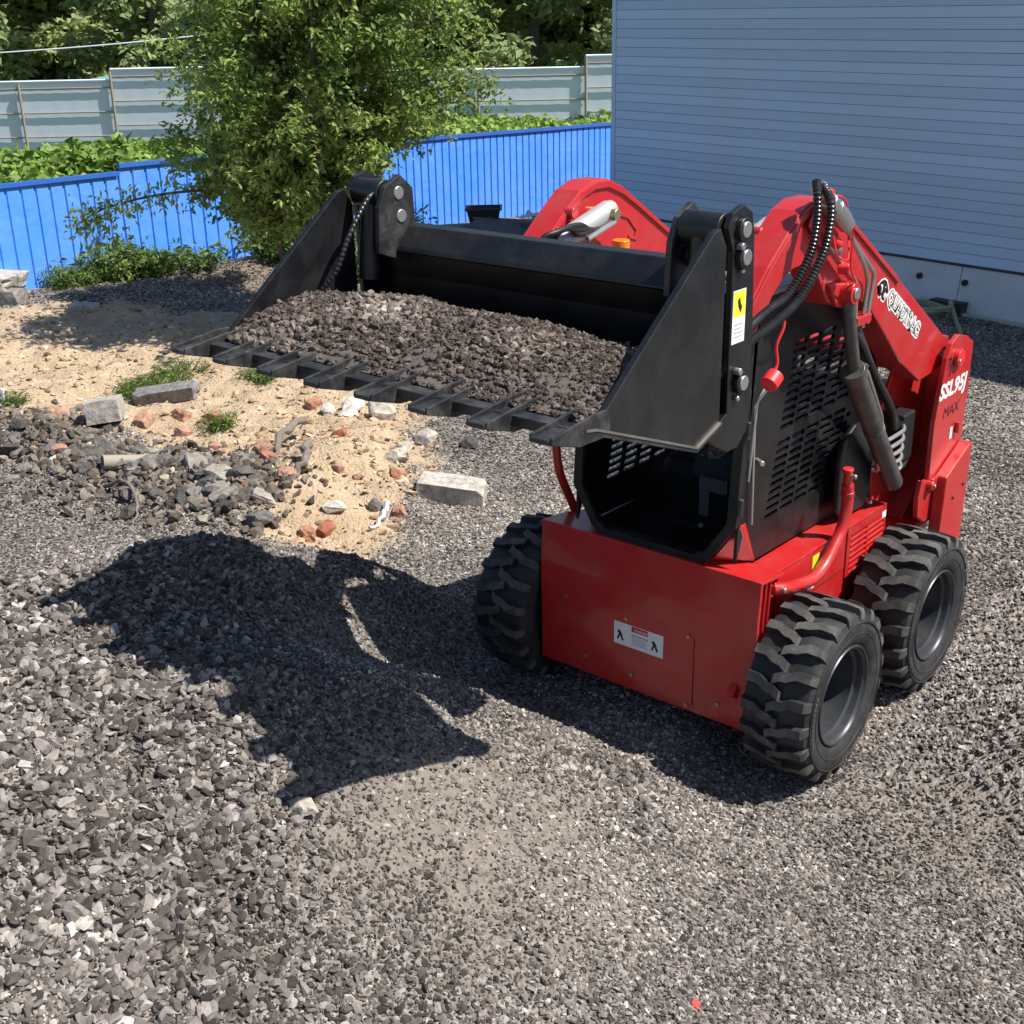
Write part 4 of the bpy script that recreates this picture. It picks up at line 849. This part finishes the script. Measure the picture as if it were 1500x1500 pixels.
# --- rear: engine housing, towers
prism('engine_hood', [(1.20, .62), (1.20, 1.38), (1.35, 1.45), (1.68, 1.40), (1.77, 1.25), (1.77, .62)], 'x', -.44, .44, BLACKM, LD, bev=.02)
tw = [(1.40, .96), (1.395, 1.28), (1.47, 1.62), (1.515, 1.69), (1.60, 1.722), (1.72, 1.69), (1.815, 1.64), (1.815, 1.40), (1.80, 1.02), (1.79, .60), (1.66, .50), (1.60, .74), (1.395, .74), (1.30, .80), (1.285, .905), (1.315, 1.0)]
twi = [(1.28, .62), (1.16, 1.00), (1.17, 1.30), (1.30, 1.52), (1.40, 1.64), (1.55, 1.72), (1.70, 1.70), (1.80, 1.62), (1.80, 1.02), (1.80, .60)]
for s in (1, -1):
    t_ = prism('tower_plate', tw, 'x', .662 * s, .690 * s, RED, LD); prism('tower_inner_plate', twi, 'x', .452 * s, .472 * s, RED, LD)
    prism('tower_back', [(.472 * s, .60), (.662 * s, .60), (.662 * s, 1.62), (.472 * s, 1.62)], 'y', 1.76, 1.79, RED, LD)
    prism('tower_floor', [(1.24, .70), (1.80, .70), (1.80, .73), (1.24, .73)], 'x', .472 * s, .662 * s, RED, LD)
    # box that stands out over the rear wheel
    prism('rear_box', [(1.468, .985), (1.752, 1.098), (1.790, 1.10), (1.760, .48), (1.44, .48)], 'x', .692 * s, .760 * s, RED, LD, bev=.008)
    cyl('pivot_pin', (.45 * s, 1.60, 1.60), (.712 * s, 1.60, 1.60), .030, STEEL, LD); cyl('pivot_boss', (.690 * s, 1.60, 1.60), (.716 * s, 1.60, 1.60), .046, REDPL, LD)
    cyl('bolt', (.716 * s, 1.545, 1.595), (.735 * s, 1.545, 1.595), .014, GOLDST, LD, 6); box('sticker', (.6905 * s, 1.62, 1.145), (.6915 * s, 1.65, 1.21), WHITE, LD, bev=0)
    cyl('lug_pin', (.66 * s, 1.39, .955), (.725 * s, 1.39, .955), .026, RED, LD); cyl('bolt', (.725 * s, 1.39, .955), (.735 * s, 1.39, .955), .011, GOLDST, LD, 8)
    prism('lug', [(1.40, .925), (1.40, .985), (1.475, .985), (1.475, .93)], 'x', .692 * s, .712 * s, RED, LD)
    cyl('bolt', (.76 * s, 1.58, .84), (.768 * s, 1.58, .84), .010, INK, LD, 6); cyl('bolt', (.76 * s, 1.71, .88), (.768 * s, 1.71, .88), .010, INK, LD, 6)
    box('bracket', (.69 * s, 1.685, 1.165), (.712 * s, 1.70, 1.225), RED, LD)
prism('rear_door', [(-.66, .60), (.66, .60), (.66, 1.30), (-.66, 1.30)], 'y', 1.80, 1.83, RED, LD, bev=.01)
text('model_print', 'TRAC', (.6905, 1.475, 1.56), .085, INK, LD, ((0, 1, .0), (0, .18, 1)), offset=.001, xs=.55)
text('model_print', 'SSL95J', (.6905, 1.415, 1.405), .118, WHITE, LD, ((0, 1, .0), (0, .22, 1)), offset=.0035, xs=1.12)
text('model_print', 'MAX', (.6905, 1.49, 1.29), .085, INK, LD, ((0, 1, .0), (0, .22, 1)), offset=.0, xs=1.15)
# --- lift arms (profile in y,z)
arm = [(1.66, 1.66), (1.63, 1.70), (1.56, 1.715), (.90, 2.135), (.36, 2.47), (.24, 2.545), (.13, 2.588), (.02, 2.590), (-.08, 2.558), (-.20, 2.475), (-.33, 2.375), (-.47, 2.24), (-.62, 2.09), (-.80, 1.98), (-.93, 1.96),
       (-.95, 1.86), (-.84, 1.83), (-.60, 1.90), (-.447, 2.08), (-.353, 2.173), (-.28, 2.255), (-.20, 2.31), (-.12, 2.335), (0.0, 2.335), (.07, 2.30), (.14, 2.215), (.20, 2.14), (.25, 2.115), (.36, 2.12), (.40, 2.165), (.66, 2.01), (1.05, 1.68), (1.30, 1.53), (1.52, 1.54), (1.64, 1.58)]
for s in (1, -1):
    A_ = prism('lift_arm', arm, 'x', .490 * s, .622 * s, RED, LD, bev=.006)
    # raised edge strip along the ridge of the outer and inner faces
    rim_o = [(y_, z_ - .006) for y_, z_ in arm[3:13]]; rim_i = [(y_ + (.012 if y_ > .3 else (.02 if y_ < -.1 else .0)), z_ - (.038 if y_ > -.3 else .03)) for y_, z_ in arm[3:13]]
    prism('arm_rib', rim_o + rim_i[::-1], 'x', .622 * s, .634 * s, RED, A_, bev=.003); prism('arm_rib', rim_o + rim_i[::-1], 'x', .478 * s, .490 * s, RED, A_, bev=.003)
    # lift cylinder and its boss
    cyl('cylinder_boss', (.625 * s, .31, 2.165), (.700 * s, .31, 2.165), .048, RED, A_); cyl('boss_pin', (.700 * s, .31, 2.165), (.708 * s, .31, 2.165), .026, STEEL, A_)
    prism('cylinder_lug', [(.17, 2.22), (.42, 2.20), (.36, 2.11), (.31, 2.095), (.25, 2.11)], 'x', .623 * s, .645 * s, RED, A_)
    x_ = .665 * s if s > 0 else -.665
    lc = cyl('lift_cylinder', (.645 * s, .46, 1.78), (.60 * s, 1.15, 1.02), .050, DCYL, LD); rod = cyl('rod', (.655 * s, .31, 2.165), (.645 * s, .48, 1.76), .030, DCYL, lc)
    cyl('gland', (.6455 * s, .452, 1.79), (.6425 * s, .498, 1.74), .057, DCYL, lc); cyl('clamp', (.6235 * s, .79, 1.417), (.6220 * s, .813, 1.391), .054, DCYL, lc)
    tube('steel_line', [(.665 * s, .50, 1.80), (.675 * s, .55, 1.76), (.655 * s, .80, 1.48), (.62 * s, .93, 1.33)], .009, STEEL, lc, 8); cyl('port', (.66 * s, .515, 1.765), (.672 * s, .535, 1.80), .018, DCYL, lc, 12)
    # tilt cylinder on the inner side
    tc_ = cyl('tilt_cylinder', (.418 * s, .035, 2.462), (.418 * s, -.62, 2.29), .048, CYL, LD); cyl('rod', (.418 * s, -.60, 2.295), (.418 * s, -.93, 2.20), .022, STEEL, tc_); cyl('cap', (.418 * s, .03, 2.46), (.418 * s, .062, 2.468), .040, CYL, tc_)
    cyl('pin', (.345 * s, .01, 2.45), (.50 * s, .01, 2.45), .026, GOLDST, tc_); cyl('weld_boss', (.45 * s, -.17, 2.47), (.50 * s, -.17, 2.47), .026, RED, A_)
    if s < 0:
        for k in range(3):
            tube('hose', crom([(-.375, -.10 - k * .03, 2.40), (-.36, -.26, 2.40 + .02 * k), (-.36 + .012 * k, -.34 - .05 * k, 2.44), (-.37, -.42 - .05 * k, 2.40), (-.38, -.44 - .05 * k, 2.22)]), .013, INK, tc_, 10)
        tube('steel_line', [(-.355, .0, 2.42), (-.36, -.20, 2.37)], .012, STEEL, tc_, 8)
# oval cut-out panel pressed into the far arm
ov_ = [(.20, 2.43), (.30, 2.40), (.38, 2.33), (.37, 2.27), (.30, 2.29), (.30, 2.305), (.35, 2.29), (.36, 2.32), (.29, 2.385), (.19, 2.418)]
prism('pressed_rim', ov_, 'x', -.4895, -.483, RED, LD, bev=.002)
cyl('cross_tube', (-.49, -.12, 2.22), (.49, -.12, 2.22), .055, RED, LD); cyl('cross_tube', (-.49, 1.20, 1.66), (.49, 1.20, 1.66), .06, RED, LD)
# decal on the near arm
ad = Vector((0, .858, -.547)); un = Vector((0, .547, .858)); 
def arm_pt(t, h, x_=.6232): P = Vector((x_, .62, 2.11)) + ad * t + un * h; return P
for (off, m_, xx) in ((.013, WHITE, .6228), (.0035, INK, .6238), (-.0015, WHITE, .6250)):
    text('brand_print', 'QUADTRAC', arm_pt(.20, .035, xx), .092, m_, LD, (ad, un), offset=off, xs=.92, extrude=.0004)
def decal(pts, sc, m_, xx):
    bm = bmesh.new(); bm.faces.new([bm.verts.new(arm_pt(.055 + p[0] * sc, .02 + p[1] * sc, xx)) for p in pts]); bmesh.ops.triangulate(bm, faces=bm.faces[:]); return from_bm(bm, 'brand_emblem', m_, LD)
head = [(0, .42), (.25, .80), (.62, 1.05), (1.0, 1.08), (1.35, .90), (1.62, .72), (1.60, .55), (1.40, .50), (1.50, .30), (1.38, .02), (1.05, -.02), (.80, .15), (.62, -.05), (.50, -.02), (.45, .30), (.25, .44)]
decal([(-.08, .40), (.2, .88), (.6, 1.15), (1.02, 1.18), (1.4, 1.0), (1.72, .76), (1.7, .46), (1.58, .25), (1.42, -.08), (1.0, -.12), (.82, .04), (.6, -.16), (.42, -.1), (.36, .24), (.2, .36)], .078, WHITE, .6236)
decal(head, .078, INK, .6244); decal([(1.25, .52), (1.45, .46), (1.38, .22), (1.20, .18), (1.12, .35)], .078, WHITE, .6250); decal([(.95, .78), (1.15, .76), (1.05, .70)], .078, WHITE, .6250); decal([(.3, .62), (.6, .72), (.75, .45), (.72, .2), (.62, .5)], .078, WHITE, .6250)
# --- hoses, couplers and steel lines on the near arm
def ribbed(name, pts, r, m, parent, pitch=.016):
    P = crom(pts, 10); L_ = [0]
    for a, b in zip(P, P[1:]): L_.append(L_[-1] + (b - a).length)
    n = int(L_[-1] / (pitch / 4)); Q = []; rad = []; j = 0
    for i in range(n + 1):
        s = L_[-1] * i / n
        while j < len(L_) - 2 and L_[j + 1] < s: j += 1
        Q.append(P[j].lerp(P[j + 1], (s - L_[j]) / max(1e-6, L_[j + 1] - L_[j]))); rad.append(r * (1 + .16 * (1, .3, -1, .3)[i % 4]))
    bm = bmesh.new(); add_tube(bm, Q, rad, 12); return from_bm(bm, name, m, parent)
GLOSSB = worn('glossy_hose_wrap', (.02, .02, .022), (.12, .12, .12), .22, 9, .3, .02)
for k, dx in enumerate((0, .042)):
    ribbed('hydraulic_hose', [(.672 + dx * .3, -.075 + .03 * k, 2.675 - .02 * k), (.70 + dx, -.115 + .03 * k, 2.63 - .02 * k), (.715 + dx, -.135 + .03 * k, 2.52), (.715 + dx, -.18 + .025 * k, 2.40), (.705 + dx, -.31 + .02 * k, 2.275 - .01 * k), (.70 + dx, -.47, 2.235 - .035 * k), (.72 + dx * .3, -.65, 2.20 - .045 * k), (.76, -.84, 2.15 - .05 * k)], .0165, GLOSSB, LD)
cyl('quick_coupler', (.672, -.05, 2.652), (.672, .115, 2.525), .033, STEEL, LD, 20, bev=.006); cyl('quick_coupler', (.700, -.015, 2.600), (.705, .160, 2.475), .035, STEEL, LD, 20, bev=.006)
cyl('coupler_sleeve', (.672, -.005, 2.617), (.672, .075, 2.555), .038, STEEL, LD, 20); cyl('coupler_sleeve', (.702, .03, 2.568), (.704, .12, 2.503), .040, STEEL, LD, 20)
prism('coupler_bracket', [(-.06, 2.50), (.02, 2.62), (.20, 2.50), (.22, 2.38), (.10, 2.36)], 'x', .636, .646, RED, LD); box('coupler_clamp', (.64, -.03, 2.585), (.71, .02, 2.64), REDPL, LD, bev=.008)
tube('steel_line', fillet([(.672, .11, 2.528), (.672, .42, 2.300), (.664, .56, 2.205), (.650, .555, 2.05), (.645, .57, 1.98)], .03), .0105, STEEL, LD, 10)
tube('steel_line', fillet([(.702, .155, 2.478), (.690, .40, 2.265), (.668, .49, 2.18), (.655, .50, 2.04), (.645, .52, 1.97)], .03), .0105, STEEL, LD, 10)
tube('steel_line', fillet([(.660, .10, 2.40), (.662, .33, 2.235), (.660, .40, 2.185), (.650, .42, 2.07), (.645, .45, 1.99)], .03), .0105, STEEL, LD, 10)
for k in range(3): tube('hydraulic_hose', crom([(.63 - .012 * k, .44 + .05 * k, 1.99 - .01 * k), (.615 - .02 * k, .62 + .04 * k, 1.85), (.59 - .02 * k, .86 + .03 * k, 1.64), (.575 - .02 * k, 1.10 + .02 * k, 1.43), (.57, 1.17 + .03 * k, 1.30)]), .016, PLASTIC, LD, 10)
box('hose_clamp', (.60, .42, 1.99), (.668, .56, 2.03), RED, LD)
cyl('dust_cap', (.665, .07, 2.44), (.69, .13, 2.40), .022, REDPL, LD, 14); cyl('coupler', (.66, .10, 2.425), (.675, .18, 2.36), .017, STEEL, LD, 14)
cyl('dust_cap', (.655, .215, 2.285), (.70, .225, 2.285), .025, REDPL, LD, 14)
tube('cap_cord', crom([(.70, .05, 2.45), (.725, .05, 2.37), (.72, .16, 2.34), (.69, .21, 2.42)]), .004, REDPL, LD, 6); tube('cap_cord', crom([(.71, .16, 2.50), (.72, .19, 2.42), (.71, .21, 2.30), (.69, .34, 2.19)]), .004, REDPL, LD, 6)
tube('cap_cord', crom([(.70, -.02, 2.62), (.73, .06, 2.60), (.72, .13, 2.52), (.70, .16, 2.49)]), .004, REDPL, LD, 6)
tube('cap_cord', crom([(.735, -.40, 2.225), (.745, -.41, 2.17), (.735, -.44, 2.10), (.740, -.435, 2.03), (.735, -.46, 1.985)]), .0065, REDPL, LD, 8)
o = cyl('dust_cap', (.742, -.50, 1.955), (.742, -.445, 1.985), .036, REDPL, LD, 24, bev=.005)
tube('steel_line', [(.72, -.44, 1.94), (.70, -.50, 1.88), (.69, -.52, 1.55)], .005, STEEL, LD, 6)
# valve block and pipes in the gap before the tower
for k in range(5): tube('steel_line', fillet([(.50, .98 + .03 * k, 1.28 - .05 * k), (.60, 1.02 + .03 * k, 1.28 - .05 * k), (.62, 1.20, 1.30 - .05 * k), (.52, 1.28, 1.34 - .05 * k)], .04), .011, STEEL, LD, 8)
box('valve_block', (.475, 1.22, 1.10), (.60, 1.36, 1.36), INK, LD, bev=.01)
for k in range(4): tube('hydraulic_hose', crom([(.56 + .01 * k, 1.16 + .02 * k, 1.33), (.58, 1.28 + .03 * k, 1.26 - .03 * k), (.57, 1.30, 1.14 - .03 * k), (.50, 1.22, 1.06)]), .014, INK, LD, 8)
for k in range(2): cyl('hose_fitting', (.585, .985 + .06 * k, 1.14 - .03 * k), (.60, .945 + .06 * k, 1.20 - .03 * k), .017, STEEL, LD, 12)
# quick hitch carriage behind the bucket, hidden depth stretched to fill its shadow
box('hitch_plate', (-.62, -.925, 1.93), (.62, -.895, 2.40), BLACKM, LD)
for zz in (1.95, 2.32): box('hitch_beam', (-.62, -.894, zz), (.62, -.76, zz + .07), BLACKM, LD)
for xx in (-.60, -.40, .37, .57): box('hitch_web', (xx, -.893, 1.90), (xx + .03, -.58, 2.36), BLACKM, LD)
box('hitch_cover', (-.36, -.893, 2.03), (.40, -.64, 2.31), BLACKM, LD)
# --- bucket
BK = bpy.data.objects.new('bucket', None); BK.empty_display_size = .3; link(BK, LD); B = .90
clam = [(-1.845, 2.168), (-1.205, 2.655), (-1.165, 2.665), (-1.125, 2.60), (-1.125, 2.00), (-1.27, 1.950)]
rear = [(-1.085, 2.02), (-1.09, 2.58), (-1.125, 2.66), (-1.10, 2.705), (-1.03, 2.725), (-.975, 2.695), (-.955, 2.62), (-.935, 2.30), (-.925, 2.02), (-.945, 1.92), (-1.00, 1.875), (-1.07, 1.875), (-1.15, 1.915), (-1.21, 1.955), (-1.13, 2.00)]
ear = [(-1.17, 2.42), (-1.16, 2.60), (-1.12, 2.68), (-1.03, 2.72), (-.96, 2.66), (-.95, 2.45), (-1.0, 2.36)]
for s in (1, -1):
    prism('side_plate', clam, 'x', (B - .025) * s, B * s, BLACK, BK, bev=.003); prism('rear_side_plate', rear, 'x', (B - .020) * s, (B + .004) * s, BLACK, BK, bev=.003)
    prism('hinge_ear', ear, 'x', (B - .215) * s, (B - .190) * s, BLACKM, BK, bev=.004)
    cyl('clam_cylinder', ((B - .185) * s, -1.085, 2.645), ((B - .03) * s, -1.085, 2.645), .058, BLACK, BK, 24); cyl('clam_barrel', ((B - .11) * s, -1.09, 2.65), ((B - .11) * s, -1.13, 2.30), .046, BLACK, BK, 24)
    cyl('hinge_boss', ((B - .185) * s, -1.05, 2.545), ((B - .03) * s, -1.05, 2.545), .040, BLACKM, BK)
    for (y_, z_, r_) in ((-1.045, 2.648, .027), (-1.035, 2.555, .027), (-1.015, 2.118, .027)):
        cyl('hinge_pin', ((B - .22) * s, y_, z_), ((B + .030) * s, y_, z_), r_, STEEL, BK); cyl('pin_boss', ((B + .004) * s, y_, z_), ((B + .024) * s, y_, z_), .040, BLACK, BK)
    cyl('bolt', ((B + .004) * s, -1.065, 2.595), ((B + .03) * s, -1.065, 2.595), .014, STEEL, BK, 6); cyl('bolt', ((B + .004) * s, -1.04, 2.51), ((B + .02) * s, -1.04, 2.51), .010, STEEL, BK, 6)
    cyl('bolt', ((B + .004) * s, -1.045, 2.165), ((B + .03) * s, -1.045, 2.165), .014, STEEL, BK, 6); cyl('bolt', ((B + .004) * s, -1.035, 2.065), ((B + .02) * s, -1.035, 2.065), .011, STEEL, BK, 6)
    if s < 0: ribbed('bucket_hose', [((B - .16) * s, -1.10, 2.66), ((B - .16) * s, -1.17, 2.63), ((B - .15) * s, -1.27, 2.50), ((B - .12) * s, -1.33, 2.36), ((B - .06) * s, -1.38, 2.27), ((B - .045) * s, -1.41, 2.22)], .010, GLOSSB, BK, .02)
    if s < 0: cyl('hose_fitting', ((B - .06) * s, -1.385, 2.265), ((B - .045) * s, -1.415, 2.225), .012, STEEL, BK, 12)
WORN = worn('worn_steel_edge', (.20, .19, .17), (.34, .32, .28), .38, 20, .8, .2, metal=.6)
for s in (1, -1): prism('worn_lip', [(-1.90, 2.179), (-1.845, 2.169), (-1.27, 1.951), (-1.125, 2.002), (-1.125, 1.994), (-1.27, 1.943), (-1.845, 2.161), (-1.90, 2.171)], 'x', (B - .004) * s, (B + .0095) * s, WORN, BK, bev=0)
# floor plate of the clam with its lip under the side plates
prism('floor', [(-1.93, 2.178), (-1.845, 2.166), (-1.27, 1.948), (-1.12, 2.0), (-1.115, 1.982), (-1.27, 1.928), (-1.85, 2.146), (-1.93, 2.160)], 'x', -B - .006, B + .006, BLACKM, BK, bev=.002)
prism('back_plate', [(-1.12, 1.985), (-1.02, 2.04), (-.975, 2.15), (-.985, 2.30), (-1.02, 2.42), (-1.0, 2.42), (-.965, 2.30), (-.955, 2.15), (-1.0, 2.02), (-1.11, 1.965)], 'x', -B + .025, B - .025, BLACK, BK, bev=0)
prism('top_beam', [(-1.075, 2.418), (-1.065, 2.435), (-.995, 2.512), (-.93, 2.515), (-.93, 2.40), (-1.02, 2.40)], 'x', -B + .19, B - .19, BLACK, BK, bev=.006)
prism('cutting_edge', [(-1.945, 2.155), (-1.945, 2.190), (-1.86, 2.185), (-1.80, 2.168), (-1.84, 2.140)], 'x', -B + .01, B - .01, BLACKM, BK, bev=.003)
TXS = .862
for i in range(8):
    xc = -TXS + 2 * TXS * i / 7; hw = .043
    t0 = bmesh.new()
    add_prism(t0, [(-2.066, 2.172), (-2.066, 2.188), (-1.90, 2.186), (-1.76, 2.170), (-1.76, 2.150), (-1.93, 2.148)], 'x', xc - hw + .009, xc + hw - .009)
    for sg in (-1, 1): add_prism(t0, [(-2.062, 2.172), (-2.058, 2.194), (-1.86, 2.216), (-1.79, 2.214), (-1.775, 2.19), (-1.775, 2.128), (-1.93, 2.132)], 'x', xc + sg * (hw - .005) - .0055, xc + sg * (hw - .005) + .0055)
    from_bm(t0, 'tooth', BLACKM, BK, bev=.003)
lb = box('label', (B + .0045, -1.078, 2.262), (B + .0056, -.995, 2.445), WHITE, BK, bev=0); box('label_panel', (B + .0058, -1.074, 2.355), (B + .0064, -.999, 2.441), YEL, lb, bev=0)
bm = bmesh.new(); add_prism(bm, [(-1.05, 2.41), (-1.035, 2.42), (-1.03, 2.40), (-1.02, 2.385), (-1.028, 2.365), (-1.036, 2.375), (-1.045, 2.39)], 'x', B + .0066, B + .0070); from_bm(bm, 'pictogram', INK, lb)
for k in range(4): box('label_print', (B + .0058, -1.065, 2.325 - k * .014), (B + .0062, -1.01 - .008 * (k % 2), 2.329 - k * .014), GREYP, lb, bev=0)
# --- load of stones in the bucket
nx_, ny_ = 70, 26; V = []; Q = []
def load_z(x_, y_):
    fl = 2.168 + (y_ + 1.845) * (1.955 - 2.168) / .575
    t = np.clip((y_ + 1.875) / .40, 0, 1); crest = 2.292 + .008 * math.sin(x_ * 5.2 + 1) + .008 * math.sin(x_ * 11) - .05 * sstep(.3, .9, x_) - .02 * sstep(-.6, -.9, x_)
    z_ = 2.190 + (crest - 2.190) * (1 - (1 - t) ** 1.8); z_ -= .30 * max(0, y_ + 1.38)
    z_ += .08 * float(fbm(np.array([x_ * 1.0]), np.array([y_]), 5.5, 4)[0]) * (t > 0) - .045 * math.exp(-((x_ + .02) / .09) ** 2) * (1 - t) ** .5 * t
    return max(z_, fl + .002)
ya = np.linspace(-1.875, -1.03, ny_); xa = np.linspace(-.868, .868, nx_)
for x_ in xa:
    for y_ in ya: V.append((x_, y_, load_z(x_, y_)))
for i in range(nx_ - 1):
    for j in range(ny_ - 1): a = i * ny_ + j; Q.append((a, a + ny_, a + ny_ + 1, a + 1))
V = np.array(V); Zg = V[:, 2].reshape(nx_, ny_); n = 34000
px = RNG.uniform(-.86, .86, n); py = -1.87 + .76 * RNG.random(n) ** 1.1
fx = (px + .868) / 1.736 * (nx_ - 1); fy = (py + 1.875) / .845 * (ny_ - 1); ix = fx.astype(int); iy = fy.astype(int)
pz = Zg[ix, iy]; cn = fbm(px, py, 3.2, 3); sz = (.007 + .034 * RNG.random(n) ** 3.4) * np.clip(.9 + cn * 1.6 - .2 * np.exp(-((px - .0) / .3) ** 2), .62, 1.35); ltone = np.clip(RNG.beta(1.7, 2.4, n) + cn * .9 - .14 - .12 * np.exp(-((px + .02) / .25) ** 2) - .1 * (py < -1.6), 0, 1)
LMAT = worn('load_fines', (.095, .077, .066), (.19, .165, .145), .95, 12, .9, .6, fine=70)
tag(scatter('stone_load', np.stack([px, py, pz + sz * .15], -1), sz, rock_col('load_stones', stone_mat('load_stone', [(0, (.055, .042, .035)), (.4, (.15, .120, .100)), (.8, (.29, .25, .215)), (1, (.48, .43, .38))], nscale=3, nb=.3), .75), (V, Q), LMAT, .7, tone=ltone, seed=11),
    'heaped dark brown crushed stone filling the raised bucket', 'stones', None, 'stuff')
# stones caught on the teeth
